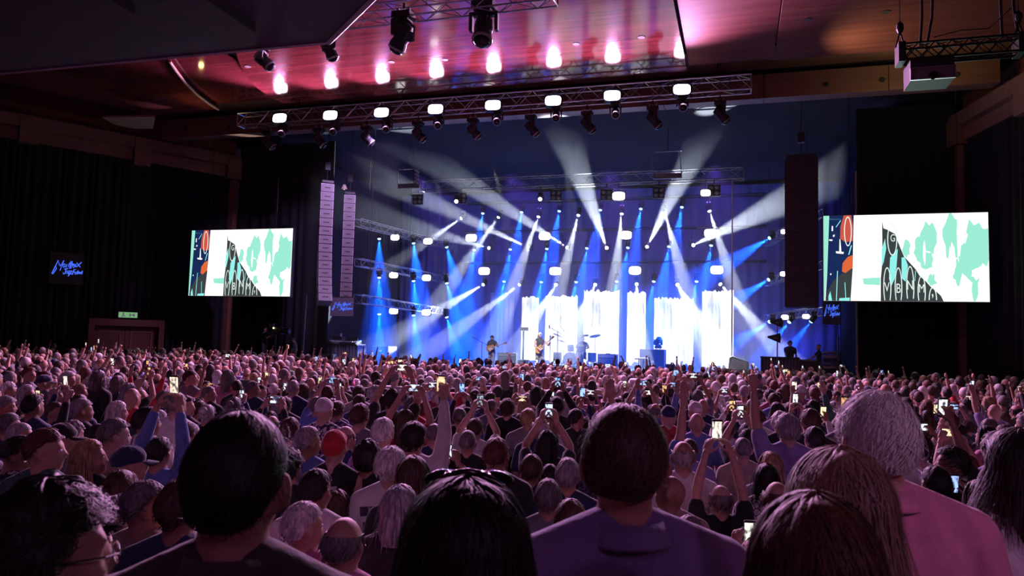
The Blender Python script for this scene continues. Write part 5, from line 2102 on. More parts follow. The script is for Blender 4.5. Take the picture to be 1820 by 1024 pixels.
# drums on a low platform
o = MB().box((0, 0, 0.12), (3.4, 2.6, 0.24)).build('drum_platform', 'stage_deck')
kx = PY(1030, 640, 36).x
o.location = (kx, 36.6, STZ)
tag(o, 'low dark platform under the drum kit', 'platform')
zd = STZ + 0.24


def drum(label, c, r, h, axis, mat='drum_blue', head='drum_skin', legs_=True):
    t = thing('drum', label, 'drum', c, 0, 'drum kit')
    m_ = frame_of(axis)
    MB().lathe([(r, -h / 2), (r, h / 2)], 22, (0, 0, 0), m_).build('shell', mat, t, False)
    for s in (-1, 1):
        MB().lathe([(r * 1.02, s * h / 2 - 0.02), (r * 1.03, s * h / 2), (r * 1.02, s * h / 2 + 0.02), (r * 0.97, s * h / 2 + 0.02)], 22, (0, 0, 0), m_).build('hoop', 'chrome' if mat != 'white_paint' else 'white_paint', t)
        MB().lathe([(r * 0.98, s * (h / 2 + 0.005)), (r * 0.5, s * (h / 2 + 0.008)), (0.01, s * (h / 2 + 0.008))], 22, (0, 0, 0), m_).build('drum_head', head, t)
    if legs_:
        for k in range(3):
            a = 2 * PI * k / 3 + 0.5
            MB().bar((r * math.cos(a), r * math.sin(a), -0.02), (r * 1.1 * math.cos(a), r * 1.1 * math.sin(a), zd - c[2]), 0.014, 5).build('leg', 'chrome', t)
    return t


pk = PY(1014, 648, 35.6)
bd = drum('white bass drum with round logo facing the hall', (pk.x, 35.6, zd + 0.32), 0.32, 0.45, (0, -1, 0.02), 'drum_blue', 'drum_skin', False)
MB().lathe([(0.09, 0), (0.09, 0.004)], 16, (0.08, -0.245, -0.05), Matrix.Rotation(PI / 2, 3, 'X')).build('logo_spot', 'print_dark', bd)
for s in (-1, 1):
    MB().bar((s * 0.28, -0.1, -0.1), (s * 0.42, -0.2, -0.32), 0.015, 5).build('spur', 'chrome', bd)
drum('rack tom, left of the two above the bass drum', (pk.x - 0.05, 35.8, zd + 0.85), 0.16, 0.22, (0, -0.35, 1))
drum('rack tom, right of the two above the bass drum', (pk.x + 0.42, 35.8, zd + 0.85), 0.17, 0.24, (0.05, -0.35, 1))
drum('floor tom right of the bass drum', (pk.x + 0.95, 36.2, zd + 0.42), 0.21, 0.42, (0, 0, 1))
drum('floor tom left of the bass drum', (pk.x - 0.75, 35.9, zd + 0.42), 0.2, 0.38, (0, 0, 1))
drum('snare drum beside the drummer', (pk.x + 0.25, 36.5, zd + 0.62), 0.18, 0.15, (0, 0, 1), 'chrome')
for i, (px, py, tilt, rad, lab) in enumerate(((1002, 587, 50, 0.30, 'steeply tilted cymbal high at the left of the drum kit'), (992, 596, 20, 0.28, 'dark cymbal at the left edge of the drum kit'), (998, 606, 12, 0.26, 'low cymbal at the left of the drum kit'),
                                              (1037, 596, -6, 0.27, 'cymbal over the drummer'), (1058, 597, -14, 0.28, 'tilted cymbal at the right of the drum kit'))):
    p = PY(px, py, 36.2 + 0.1 * i)
    t = thing('cymbal', lab, 'cymbal', p, 0, 'cymbals')
    m_ = Matrix.Rotation(R(tilt), 3, 'Y') @ Matrix.Rotation(R(-12), 3, 'X')
    MB().lathe([(0.01, 0.035), (0.06, 0.025), (0.07, 0.008), (rad, -0.01), (rad, -0.016), (0.02, -0.004)], 22, (0, 0, 0), m_).build('disc', 'cymbal_brass', t, False)
    MB().bar((0, 0, 0.05), (0, 0.05, zd - p.z + 0.25), 0.013, 6).build('stand', 'chrome', t)
    for k in range(3):
        a = 2 * PI * k / 3
        MB().bar((0, 0.05, zd - p.z + 0.28), (0.25 * math.cos(a), 0.05 + 0.25 * math.sin(a), zd - p.z + 0.01), 0.012, 5).build('leg', 'chrome', t)
mic_stand('boom microphone stand rising left of the drum kit', 990, 35.0, True, h=1.9)
pr = person_meshes('stick', 'stick', (0, -6, 0), **HP)
p = PY(1036, 599, 37.1)
dm = make_person((p.x, 37.1, p.z - 1.745), PI, 1.0, pr, 'short', HC['brown'], 'tee', (0.30, 0.30, 0.34), SKINS[0], tcol=(0.03, 0.03, 0.05), label='drummer seated behind the drum kit')
eyes_for(dm, pr)
t = thing('drum_throne', 'round stool under the drummer', 'stool', (p.x, 37.1, zd))
MB().lathe([(0.18, 0.42), (0.19, 0.46), (0.17, 0.5), (0.02, 0.5)], 16).build('seat', 'rubber', t)
MB().bar((0, 0, 0), (0, 0, 0.42), 0.02, 6).build('stem', 'chrome', t)

# ---- monitor desk at the left with crew
def skirt_table(label, x0, x1, ytop, Y, dep, mat, zf=STZ, seed=1):
    a, b = PY(x0, ytop, Y), PY(x1, ytop, Y)
    h = (a.z + b.z) / 2 - zf
    t = thing('desk', label, 'desk', (a.x, Y, zf), 0, 'side stage desks')
    w = b.x - a.x
    MB().box((w / 2, dep / 2, h - 0.02), (w, dep, 0.05)).build('desk_top', 'black_plastic', t)
    sk = drape('skirt', (0, 0, 0), (w, 0, 0), 0.02, h - 0.04, mat, 0.16, 0.035, seed, 0.02, -1, 0.01)
    sk.parent = t
    sk2 = drape('skirt', (w, 0, 0), (w, dep, 0), 0.02, h - 0.04, mat, 0.16, 0.03, seed + 1, 0.02, -1, 0.01)
    sk2.parent = t
    for x in (0.1, w - 0.1):
        for y in (0.1, dep - 0.1):
            MB().bar((x, y, 0), (x, y, h - 0.04), 0.02, 6).build('leg', 'black_metal', t)
    return t, w, h


t, w_, h_ = skirt_table('long desk with grey pleated skirt at the left of the stage', 533, 634, 611, 32.0, 0.9, 'grey_drape', seed=5)
wx = t.location.x
for k, (dx, ww, mt) in enumerate(((0.5, 1.1, 'aluminium'), (1.75, 0.8, 'grey_plastic'), (2.6, 0.9, 'black_plastic'))):
    c = thing('mixing_console', ('silver', 'grey', 'black')[k] + ' mixing console on the left stage desk', 'mixing console', (wx + dx, 32.35, STZ + h_ + 0.01), 0, 'mixing consoles')
    MB().prism([(-0.3, 0), (0.3, 0), (0.3, 0.2), (-0.3, 0.06)], ww, (-ww / 2 + 0, 0, 0), ((0, 1, 0), (0, 0, 1), (1, 0, 0))).build('console_body', mt, c)
    mb = MB()
    for i in range(8):
        mb.box((-ww / 2 + ww * (i + 0.5) / 8, -0.1, 0.12), (0.03, 0.1, 0.03))
    mb.build('faders', 'white_paint', c)
    MB().box((0, 0.24, 0.27), (ww * 0.6, 0.03, 0.16)).build('meter_bridge', 'black_plastic', c)
for px, lab in ((567, 'crew member behind the left stage desk, nearer its middle'), (606, 'crew member behind the right end of the left stage desk')):
    p = PY(px, 590, 33.4)
    pr = person_meshes('desk', 'desk', (0, -12, 0), **HP)
    make_person((p.x, 33.4, STZ), PI + R(10), (p.z - STZ) / 1.75, pr, 'short', HC['dark'], 'tee', SC['black'], SKINS[1], label=lab)
p = PY(472, 582, 29.4)
pr = person_meshes('camera', 'camera', (0, 0, 0), **HP)
make_person((p.x, 29.4, p.z - 1.72), R(-75), 1.0, pr, 'short', HC['dark'], 'tee', SC['black'], SKINS[0], label='camera operator in black beside a television camera left of the stage')
struct('floor_side', MB().box((-20.6, 29.4, 0.35), (4.2, 2.2, 0.7)), 'floor_dark')
p = PY(490, 588, 29.2)
t = thing('television_camera', 'television camera on a pedestal left of the stage with yellow tally light', 'camera', (p.x, 29.2, 0.7))
cz = p.z - 0.7
MB().box((0, 0, cz), (0.75, 0.28, 0.32)).build('camera_body', 'black_plastic', t)
MB().lathe([(0.11, 0), (0.13, 0.35), (0.1, 0.36)], 14, (0.37, 0, cz), Matrix.Rotation(PI / 2, 3, 'Y')).build('lens', 'black_plastic', t)
MB().box((-0.1, -0.16, cz + 0.25), (0.22, 0.16, 0.16)).build('viewfinder', 'black_plastic', t)
MB().ell((0.02, -0.2, cz + 0.12), (0.045, 0.03, 0.04)).build('tally_lamp', 'tally_yellow', t)
MB().bar((0, 0, 0.05), (0, 0, cz - 0.15), 0.07, 10).build('column', 'black_metal', t)
for k in range(3):
    a = 2 * PI * k / 3
    MB().bar((0, 0, 0.25), (0.4 * math.cos(a), 0.4 * math.sin(a), 0.02), 0.025, 6).build('leg', 'black_metal', t)
p = PY(523, 600, 30.2)
pr = person_meshes('down', 'down', (30, -10, 0), **HP)
make_person((p.x, 30.2, p.z - 1.72), R(100), 1.0, pr, 'short', HC['dark'], 'tee', SC['black'], SKINS[1], label='stagehand in black standing between the camera and the left desk')
a = PY(543, 500, 29.0)
o = MB().bar((0, 0, 0), (0.1, 0, 4.3), 0.035, 6).build('stage_pole', 'grey_plastic')
o.location = (PY(536, 640, 29).x, 29.0, 0.0)
tag(o, 'slim upright pole at the left edge of the stage', 'pole')
t, w_, h_, d_ = gbox('floor_speaker', 'small grey-framed loudspeaker standing before the left desk', 'loudspeaker', 568, 630, 591, 646, 30.6, 0.4, None)
MB().box((0, 0, h_ / 2), (w_, d_, h_)).build('cabinet', 'grey_plastic', t)
MB().box((0, -d_ / 2 - 0.01, h_ / 2), (w_ * 0.86, 0.02, h_ * 0.82)).build('grille', 'speaker_grille', t)
# ---- right desk, antennas and technician
t, w_, h_ = skirt_table('desk with grey pleated skirt at the right of the stage', 1352, 1421, 635, 31.0, 1.0, 'grey_drape', seed=8)
ax = PY(1381, 630, 30.8)
t = thing('antenna_stand', 'stand with two black paddle antennas before the right stage desk', 'antenna', (ax.x, 30.6, STZ))
MB().bar((0, 0, 0), (0, 0, 2.4), 0.022, 6).build('pole', 'grey_plastic', t)
for z, dx in ((2.35, 0), (1.75, -0.08)):
    MB().prism([(-0.28 + dx, 0.0), (0.18 + dx, -0.20), (0.22 + dx, 0.0), (0.18 + dx, 0.20), (-0.28 + dx, 0.06)], 0.03, (0, -0.05, z)).build('paddle', 'black_plastic', t)
    MB().box((dx + 0.0, -0.055, z), (0.14, 0.006, 0.03)).build('marking', 'plaster_beige', t)
for k in range(3):
    a = 2 * PI * k / 3
    MB().bar((0, 0, 0.3), (0.35 * math.cos(a), 0.35 * math.sin(a), 0.01), 0.018, 5).build('leg', 'black_metal', t)
p = PY(1455, 612, 31.6)
pr = person_meshes('desk', 'desk', (0, -4, 0), **HP)
te = make_person((p.x, 31.6, STZ), R(85), (p.z - STZ) / 1.74, pr, 'buzz', HC['grey'], 'tee', SC['black'], SKINS[0], tcol=(0.2, 0.17, 0.1), label='bald technician in black reaching over a case at the right of the stage')
t, w_, h_, d_ = gbox('equipment_case', 'black equipment case with lit edge in front of the technician', 'flight case', 1423, 642, 1452, 676, 30.8, 0.6, None)
MB().box((0, 0, h_ / 2), (w_, d_, h_)).build('case_body', 'black_plastic', t)
MB().box((0, -d_ / 2 - 0.01, h_ * 0.45), (w_, 0.02, 0.05)).build('shelf_edge', 'pink_glow', t)  # shelf edge with a pink emission of its own
MB().box((0, 0, h_ + 0.02), (w_ * 1.05, d_, 0.04)).build('lid', 'grey_plastic', t)
t = thing('cable_stack', 'stack of coiled cables behind the technician', 'cables', tuple(PY(1478, 650, 31.2)[:2]) + (STZ,))
for k in range(9):
    mb = MB()
    rr = random.Random(k)
    mb.path([(0.28 * math.cos(a) + rr.uniform(-.02, .02), 0.28 * math.sin(a), 0.1 + 0.14 * k + rr.uniform(-.02, .02)) for a in np.linspace(0, 2 * PI, 15)], 0.05, 6)
    mb.build('coil', ('rubber', 'plaster_beige', 'grey_plastic')[k % 3], t)
o = MB().bar((0, 0, 0), (0, 0, 3.0), 0.04, 6).build('stage_pole', 'black_metal')
o.location = (PY(1490, 640, 30.5).x, 30.5, 0)
tag(o, 'dark upright pole at the right edge of the stage', 'pole')
p = PY(1404, 606, 32.4)
pr = person_meshes('down', 'desk', (10, -8, 0), **HP)
make_person((p.x, 32.4, STZ), PI, (p.z - STZ) / 1.75, pr, 'curly', HC['brown'], 'tee', (0.04, 0.05, 0.10), SKINS[0], label='keyboard player behind the right stage desk in blue light')

for x in (-16, -11, -6, -1):
    spot('backdrop_wash', (x, 35.0, 10.9), (x, 44.5, 6.8), 2600, (0.20, 0.08, 1.0), 60, 0.8, 0.2)
# ================================================================== THE CROWD
CEN = Vector((-7.5, 34, 0))
ZONES = [(170, 'below the wall banner'), (330, 'before the double door'), (535, 'below the left screen'), (660, 'below the left arrays'), (850, 'before the left wing'),
         (990, 'before the singer'), (1110, 'before the drum kit'), (1330, 'before the white panels'), (1460, 'before the right desk'), (1765, 'below the right screen'), (9999, 'by the right wall')]


def zone(px):
    for x, n in ZONES:
        if px < x:
            return n


def rown(D):
    return 'near rows' if D < 5 else 'middle rows' if D < 8 else 'farther rows' if D < 11 else 'far rows'


def face_rz(x, y, turn=0.0):
    d = CEN - Vector((x, y, 0))
    return math.atan2(-d.x, d.y) + R(turn)


placed = []          # plan positions taken
people = []          # dicts waiting for a label


def add_person(px, ytop, D, hair, hcol, shirt, sname, pose=('down', 'down'), head=(0, 0, 0), turn=0.0, hat=None, hatname=None, pattern=None, zf=0.0, skin=None, label=None, hero=False, width=1.0, phone=None, free=False, hvar=0, sw=0.0, tr=None):
    d = ray(px, ytop)
    top = 1.752 if hair else 1.738
    if hair in ('curly',):
        top = 1.785
    if hair in ('thick', 'long', 'bob'):
        top = 1.763
    P = CO + d * D
    z = P.z - zf
    if not free and not (1.52 < z < 1.94):
        zc = min(max(z, 1.52), 1.94)
        D = (zc + zf - CAMZ) / d.z
        P = CO + d * D
        z = zc
    if not free:
        for st_ in range(24):
            if all((P.x - a) ** 2 + (P.y - b) ** 2 > 0.44 ** 2 for a, b in placed):
                break
            for sg in (1, -1):
                D2 = D + sg * 0.12 * (st_ + 1)
                P2 = CO + d * D2
                if 1.50 < P2.z < 1.95 and D2 > 2.9 and all((P2.x - a) ** 2 + (P2.y - b) ** 2 > 0.44 ** 2 for a, b in placed):
                    D, P, z = D2, P2, P2.z
                    break
    sc_ = z / top
    pr = person_meshes(pose[0], pose[1], head, 0.018 if not hero else 0.013, 0.0065, sw)
    o = make_person((P.x, P.y, zf), face_rz(P.x, P.y, turn), sc_, pr, hair, HC[hcol] if isinstance(hcol, str) else hcol, shirt, SC[sname] if isinstance(sname, str) else sname, skin, hvar, hat, SC.get(hatname) if hatname else None, pattern,
                    tr or rng.choice([(0.02, 0.02, 0.03), (0.04, 0.05, 0.09), (0.10, 0.09, 0.07), (0.03, 0.03, 0.035)]), hero, width, label or '', None if hero else 'people standing in the crowd')
    placed.append((P.x, P.y))
    rec = dict(o=o, px=px, D=D, hair=hair, hcol=hcol if isinstance(hcol, str) else '', sname=sname if isinstance(sname, str) else 'dark', pose=pose, hat=hat, hatname=hatname, label=label, pr=pr, pattern=pattern)
    people.append(rec)
    if pose[0] in PHONE_AT or pose[1] in PHONE_AT:
        q = phone_in_hand(o, pr, '', phone)
        rec['phone'] = q
    return rec


# ---- eight people on the platform right before the camera
RZ = 0.6


def collar(o, pr, col, r=0.070):
    mb = MB()
    prof = [(r - 0.004, 1.452), (r - 0.001, 1.512), (r + 0.005, 1.517), (r + 0.024, 1.476), (r + 0.022, 1.468), (r + 0.003, 1.503)]
    n = 36
    v, f = [], []
    k = len(prof)
    for i in range(n + 1):
        a = R(-150) + R(300) * i / n
        for rr, z in prof:
            v.append((rr * math.sin(a) * 1.02, -0.008 - rr * math.cos(a) * 0.98, z - 0.012 * max(0, -math.cos(a))))
    for i in range(n):
        for j in range(k - 1):
            f.append((i * k + j, i * k + j + 1, (i + 1) * k + j + 1, (i + 1) * k + j))
    mb.add(v, f)
    c = mb.build('collar', 'cloth', o, True)
    c.color = (*col, 1)


h = add_person(95, 832, 1.28, 'curly', 'dark', 'long', 'black', head=(-38, 0, 0), zf=RZ, hero=True, free=True, label='dark curly-haired person with glasses close to the camera, bottom left corner', turn=-6)
glasses_for(h['o'], h['pr'])
h = add_person(428, 722, 1.27, 'short', 'black', 'long', (0.045, 0.035, 0.03), zf=RZ, hero=True, free=True, label='young man with short black hair and dark collared shirt close to camera', turn=8, width=1.0, skin=(0.42, 0.22, 0.16))
collar(h['o'], h['pr'], (0.045, 0.035, 0.03))
h = add_person(830, 838, 1.22, 'long', 'black', 'tee', (0.03, 0.03, 0.035), zf=RZ, hero=True, free=True, label='long black-haired woman with sunglasses pushed up on her head', turn=4, width=1.10)
mb = MB()
arc = [skull(PI / 2 if t < 0 else -PI / 2, abs(t), 0.022) + Vector((0, 0.02, 0.0)) for t in np.linspace(R(-62), R(62), 17)]
mb.path(arc, [0.0035 + 0.004 * (1 - abs(k - 8) / 8) for k in range(17)], 8)
for s in (-1, 1):
    mb.path([skull(s * PI / 2, R(62), 0.022) + Vector((0, 0.02, 0)), skull(s * R(110), R(72), 0.024), skull(s * R(125), R(84), 0.024)], 0.004, 6)
    mb.ell(skull(s * R(38), R(34), 0.024) + Vector((0, 0.01, 0)), (0.034, 0.014, 0.026), Matrix.Rotation(R(-50), 3, 'X'), 14, 8)
sg = mb.build('sunglasses', 'glass_dark', h['o'], True)
sg.matrix_local = h['pr']['HM']
h = add_person(1112, 706, 1.58, 'thick', 'brown', 'long', (0.16, 0.12, 0.27), head=(-14, -4, 0), zf=RZ, hero=True, free=True, label='brown-haired man in lavender collared shirt close to camera, centre', turn=14, skin=(0.40, 0.20, 0.15), sw=0.03)
collar(h['o'], h['pr'], (0.16, 0.12, 0.27), 0.074)
h = add_person(1556, 683, 1.88, 'thick', 'white', 'tee', (0.60, 0.20, 0.33), head=(8, 0, 0), zf=RZ, hero=True, free=True, label='tall white-haired man in a pink shirt close to camera', turn=0, sw=0.03, hvar=1)
collar(h['o'], h['pr'], (0.60, 0.20, 0.33), 0.072)
add_person(1492, 786, 1.42, 'long', (0.30, 0.20, 0.14), 'tee', 'grey', zf=RZ, hero=True, free=True, label='woman with long straight blonde hair beside the pink-shirted man', turn=-4, hvar=1)
add_person(1448, 866, 1.12, 'long', (0.13, 0.065, 0.035), 'tee', 'black', zf=RZ, hero=True, free=True, label='woman with long brown hair at the bottom edge of the picture', turn=-2, width=1.0, hvar=2)
add_person(1814, 762, 2.05, 'mid', 'dark', 'vest', (0.55, 0.52, 0.56), zf=RZ, hero=True, free=True, label='dark long-haired woman in white sleeveless top at the right edge', turn=10, hvar=3)


def hw(w):
    return F * 0.172 / w


# ---- people the photograph lets one tell apart (column, top of head, head width)
EX = [
    (22, 768, 46, 'thick', 'dark', 'tee', 'white', dict(head=(-55, -25, 0), pattern='print')),
    (82, 760, 50, 'short', 'auburn', 'tee', 'green', dict(head=(-60, 0, 0))),
    (112, 756, 40, None, 'dark', 'tee', 'grey', dict(hat='cap', hatname='black', head=(-60, 0, 0))),
    (165, 778, 46, 'bob', 'blonde', 'tee', 'black', dict(head=(-55, 6, 0))),
    (205, 742, 40, 'short', 'salt', 'tee', 'beige', dict(head=(-35, 0, 0))),
    (232, 796, 44, None, 'dark', 'tee', 'black', dict(hat='cap', hatname='navy', head=(-40, 0, 0))),
    (262, 722, 36, 'short', 'dark', 'long', 'white', dict(pattern='vstripe', head=(-35, 0, 0))),
    (285, 776, 38, 'short', 'dark', 'long', 'blue', dict(pose=('high2', 'high2'), phone=(1.0, 0.8, 0.6))),
    (215, 836, 46, 'ponytail', 'brown', 'tee', 'black', {}),
    (212, 874, 44, 'curly', 'grey', 'tee', 'white', {}),
    (260, 853, 54, 'short', 'salt', 'tee', 'beige', dict(head=(-45, 0, 0))),
    (322, 850, 48, 'short', 'brown', 'tee', 'navy', {}),
    (322, 930, 66, 'curly', 'blonde', 'tee', 'pink', dict(head=(-30, 0, 0))),
    (198, 930, 56, 'curly', 'dark', 'tee', 'white', dict(head=(-30, 0, 0))),
    (372, 862, 52, 'short', 'dark', 'tee', 'white', dict(pattern='hstripe')),
    (236, 690, 26, None, 'dark', 'tee', 'red', {}),
    (315, 697, 30, 'short', 'salt', 'tee', 'white', {}),
    (60, 700, 30, 'short', 'dark', 'tee', 'navy', {}),
    (540, 890, 64, 'short', 'white', 'tee', 'pink', dict(head=(-35, 0, 0))),
    (613, 912, 68, 'fringe', 'salt', 'tee', 'pink', dict(head=(-8, 0, 0))),
    (563, 832, 54, 'short', 'dark', 'long', 'white', dict(head=(-12, 0, 0))),
    (695, 790, 47, 'thick', 'white', 'long', 'white', {}),
    (596, 768, 42, None, 'brown', 'vest', 'black', dict(hat='beanie', hatname='red')),
    (681, 741, 38, 'short', 'white', 'tee', 'pink', {}),
    (736, 746, 38, 'thick', 'dark', 'long', 'white', dict(pose=('down', 'single'), phone=(1.0, 0.62, 0.35))),
    (784, 797, 36, None, 'dark', 'tee', 'white', dict(pose=('face', 'face'))),
    (832, 763, 34, 'buzz', 'salt', 'tee', 'black', {}),
    (882, 776, 44, 'short', 'auburn', 'tee', 'black', {}),
    (577, 710, 30, None, 'dark', 'tee', 'white', dict(hat='cap', hatname='white', pattern='print')),
    (640, 716, 32, 'short', 'brown', 'tee', 'grey', {}),
    (615, 754, 34, 'fringe', 'salt', 'tee', 'navy', dict(head=(-25, 0, 0))),
    (548, 757, 40, 'short', 'grey', 'tee', 'blue', dict(head=(-35, 0, 0))),
    (515, 795, 44, 'thick', 'black', 'tee', 'black', {}),
    (655, 776, 42, 'curly', 'dark', 'tee', 'black', {}),
    (735, 806, 40, 'long', 'brown', 'tee', 'black', {}),
    (712, 858, 56, 'bob', 'grey', 'tee', 'black', dict(turn=-20)),
    (600, 868, 40, 'long', 'brown', 'tee', 'black', {}),
    (945, 806, 42, 'short', 'brown', 'tee', 'black', {}),
    (978, 824, 40, 'short', 'dark', 'tee', 'black', {}),
    (1010, 813, 36, 'short', 'grey', 'tee', 'navy', {}),
    (975, 850, 46, 'short', 'salt', 'tee', 'grey', {}),
    (1214, 780, 42, 'fringe', 'grey', 'long', 'white', {}),
    (1281, 858, 46, 'fringe', 'salt', 'tee', 'black', dict(pose=('high2', 'high2'), phone=(1.0, 0.85, 0.7))),
    (1192, 845, 44, None, 'dark', 'tee', 'beige', dict(head=(55, 0, 0))),
    (1225, 914, 54, 'short', 'salt', 'tee', 'black', dict(head=(-20, 0, 0))),
    (1210, 930, 50, 'bob', 'brown', 'tee', 'black', {}),
    (1297, 966, 70, 'curly', 'grey', 'tee', 'grey', {}),
    (1342, 956, 60, 'bob', 'blonde', 'tee', 'white', {}),
    (1362, 822, 42, 'bob', 'black', 'tee', 'white', dict(pattern='maze')),
    (1370, 800, 40, 'long', 'blonde', 'tee', 'grey', {}),
    (1400, 732, 36, 'thick', 'grey', 'tee', 'lavender', dict(pose=('fist', 'down'))),
    (1447, 757, 38, 'short', 'dark', 'tee', 'white', {}),
    (1440, 725, 32, 'short', 'brown', 'tee', 'black', {}),
    (1320, 776, 40, 'buzz', 'salt', 'tee', 'beige', {}),
    (1330, 760, 34, 'thick', 'dark', 'tee', 'black', dict(pose=('portrait2', 'portrait2'))),
    (1630, 765, 38, 'thick', 'dark', 'tee', 'white', dict(turn=10)),
    (1662, 827, 48, 'short', 'black', 'tee', 'black', {}),
    (1688, 790, 40, 'thick', 'dark', 'tee', 'black', dict(head=(65, 5, 0), pose=('down', 'single'))),
    (1740, 850, 44, 'long', 'brown', 'tee', 'beige', dict(pose=('face', 'face'), turn=-4, phone=(0.35, 0.5, 1.0))),
    (1772, 764, 46, 'thick', 'grey', 'tee', 'lavender', {}),
    (973, 762, 36, 'bob', 'black', 'tee', 'black', dict(pose=('portrait2', 'portrait2'), phone=(0.6, 0.75, 1.0))),
    (845, 742, 30, 'short', 'brown', 'tee', 'white', dict(pose=('portrait2', 'portrait2'), phone=(0.3, 0.35, 0.4))),
    (720, 725, 30, 'long', 'brown', 'tee', 'red', dict(pose=('landscape2', 'landscape2'), phone=(0.7, 0.8, 1.0))),
    (697, 690, 28, 'short', 'dark', 'tee', 'black', dict(pose=('landscape2', 'landscape2'), phone=(1.0, 0.95, 0.8))),
    (1360, 945, 56, 'short', 'blonde', 'tee', 'pink', dict(pose=('face', 'face'), phone=(1.0, 1.0, 0.8))),
]
for e in EX:
    px, yt, w, hair, hc, sh, sn, kw = e
    r_ = add_person(px, yt, hw(w), hair, hc, sh, sn, hvar=rng.randint(0, 2), **kw)
    if abs(kw.get('head', (0, 0, 0))[0]) >= 30:
        eyes_for(r_['o'], r_['pr'])

# further phone holders (column, height of the phone, phone length in picture units)
PHL = [(33, 708, 14, 0), (206, 710, 15, 0), (409, 706, 15, 0), (444, 677, 14, 0), (461, 665, 14, 0), (490, 690, 13, 0), (785, 690, 13, 0), (817, 690, 17, 0), (845, 672, 14, 1),
       (990, 683, 22, 0), (925, 712, 17, 1), (980, 703, 18, 0), (1035, 697, 18, 0), (1050, 698, 16, 1), (1142, 681, 15, 0), (1158, 698, 16, 1), (1187, 690, 17, 0), (1203, 683, 16, 1), (1240, 670, 17, 1),
       (1256, 696, 17, 1), (1295, 694, 15, 1), (1420, 711, 17, 0), (1482, 733, 22, 0), (1470, 683, 13, 0), (1637, 760, 24, 1), (1668, 767, 22, 1), (1688, 731, 18, 0), (1705, 734, 20, 0), (1720, 724, 17, 1),
       (1720, 782, 20, 1), (1745, 708, 14, 1), (1113, 682, 14, 0), (1083, 690, 14, 0), (590, 690, 14, 0), (100, 690, 13, 0), (350, 690, 13, 1), (555, 680, 13, 0)]
for px, py, L, land in PHL:
    D = F * 0.153 / L
    pose = rng.choice([('landscape2', 'landscape2')]) if land else rng.choice([('portrait2', 'portrait2'), ('portrait2', 'portrait2'), ('down', 'single'), ('high2', 'high2')])
    k = 'landscape2' if land else ('single' if pose[1] == 'single' else pose[1])
    ax_, ay_, az_, _ = PHONE_AT[k]
    # head sits below the phone by the height the pose gives it
    dy = (az_ - 1.75) * F / D
    add_person(px - ax_ * F / D, py + dy, D, rng.choice(['short', 'short', 'long', 'bob', 'thick']), rng.choice(['dark', 'brown', 'brown', 'salt', 'auburn']), rng.choice(['tee', 'tee', 'long']), rng.choice(['black', 'navy', 'grey', 'white', 'black']), pose=pose, hvar=rng.randint(0, 2), turn=0)

# ---- everyone else on the floor, nearest first; those far off become one mass
cand = []
sp = 0.64
yrow = 2.85
ri = 0
while yrow < 27.2:
    x = -36.0 + (0.3 if ri % 2 else 0.0)
    while x < 16:
        X, Y = x + rng.uniform(-0.16, 0.16), yrow + rng.uniform(-0.16, 0.16)
        x += sp
        hgt = min(max(rng.gauss(1.70, 0.075), 1.54), 1.90)
        u, v_, D = proj((X, Y, hgt))
        if D < 3.3 or u < -190 or u > 2030 or v_ > 1060:
            continue
        # inside the hall
        s_ = (Vector((X, Y, 0)) - LWA)
        if (LWD.x * s_.y - LWD.y * s_.x) < 0.5:
            continue
        s_ = (Vector((X, Y, 0)) - RWA)
        if (RWD.x * s_.y - RWD.y * s_.x) > -0.5:
            continue
        cand.append((D, X, Y, hgt, u, v_))
    yrow += sp * 0.95
    ri += 1
cand = [c for c in cand if all((c[1] - a) ** 2 + (c[2] - b) ** 2 > 0.46 ** 2 for a, b in placed)]
cand.sort()
n_ind = 300 - len(people)
HS = ['short'] * 8 + ['thick'] * 4 + ['buzz'] * 2 + ['fringe'] * 3 + ['long'] * 4 + ['bob'] * 4 + ['curly'] * 2 + ['bun', 'ponytail'] + [None] * 2
HCOL = ['dark'] * 7 + ['brown'] * 8 + ['grey'] * 4 + ['white'] * 3 + ['salt'] * 5 + ['blonde'] * 3 + ['auburn'] * 2
SHN = ['black'] * 8 + ['navy'] * 4 + ['white'] * 4 + ['grey'] * 3 + ['blue'] * 2 + ['pink', 'red', 'beige', 'green', 'lavender', 'brown', 'olive']
POS = [('down', 'down')] * 44 + [('portrait2', 'portrait2'), ('landscape2', 'landscape2'), ('down', 'single'), ('single', 'down'), ('fist', 'down'), ('down', 'point'), ('open_up', 'open_up')]
HD = [(0, 0, 0)] * 4 + [(30, 0, 0), (-30, 0, 0), (-60, 0, 0), (0, -10, 0), (0, 8, 0)]
near, mass = [], []
for c in cand:
    (near if len(near) < n_ind and -45 < c[4] < 1865 else mass).append(c)
for D, X, Y, hgt, u, v_ in near:
    pose = rng.choice(POS)
    hair = rng.choice(HS)
    hc = rng.choice(HCOL)
    if hair in ('fringe', 'buzz') and hc == 'blonde':
        hc = 'salt'
    hd_ = rng.choice(HD) if pose == ('down', 'down') else (0, 0, 0)
    if u < 500 and rng.random() < 0.35 and pose == ('down', 'down'):
        hd_ = (-60, 0, 0)
    hat, hn = (None, None)
    if rng.random() < 0.05:
        hat, hn, hair = 'cap', rng.choice(['black', 'navy', 'white']), None
    pa_ = rng.choice([None] * 9 + ['vstripe', 'print'])
    add_person(u, v_, D, hair, hc, rng.choice(['tee', 'tee', 'long']), rng.choice(SHN), pose=pose, head=hd_, turn=rng.gauss(0, 12), hat=hat, hatname=hn, pattern=pa_, hvar=rng.randint(0, 2))

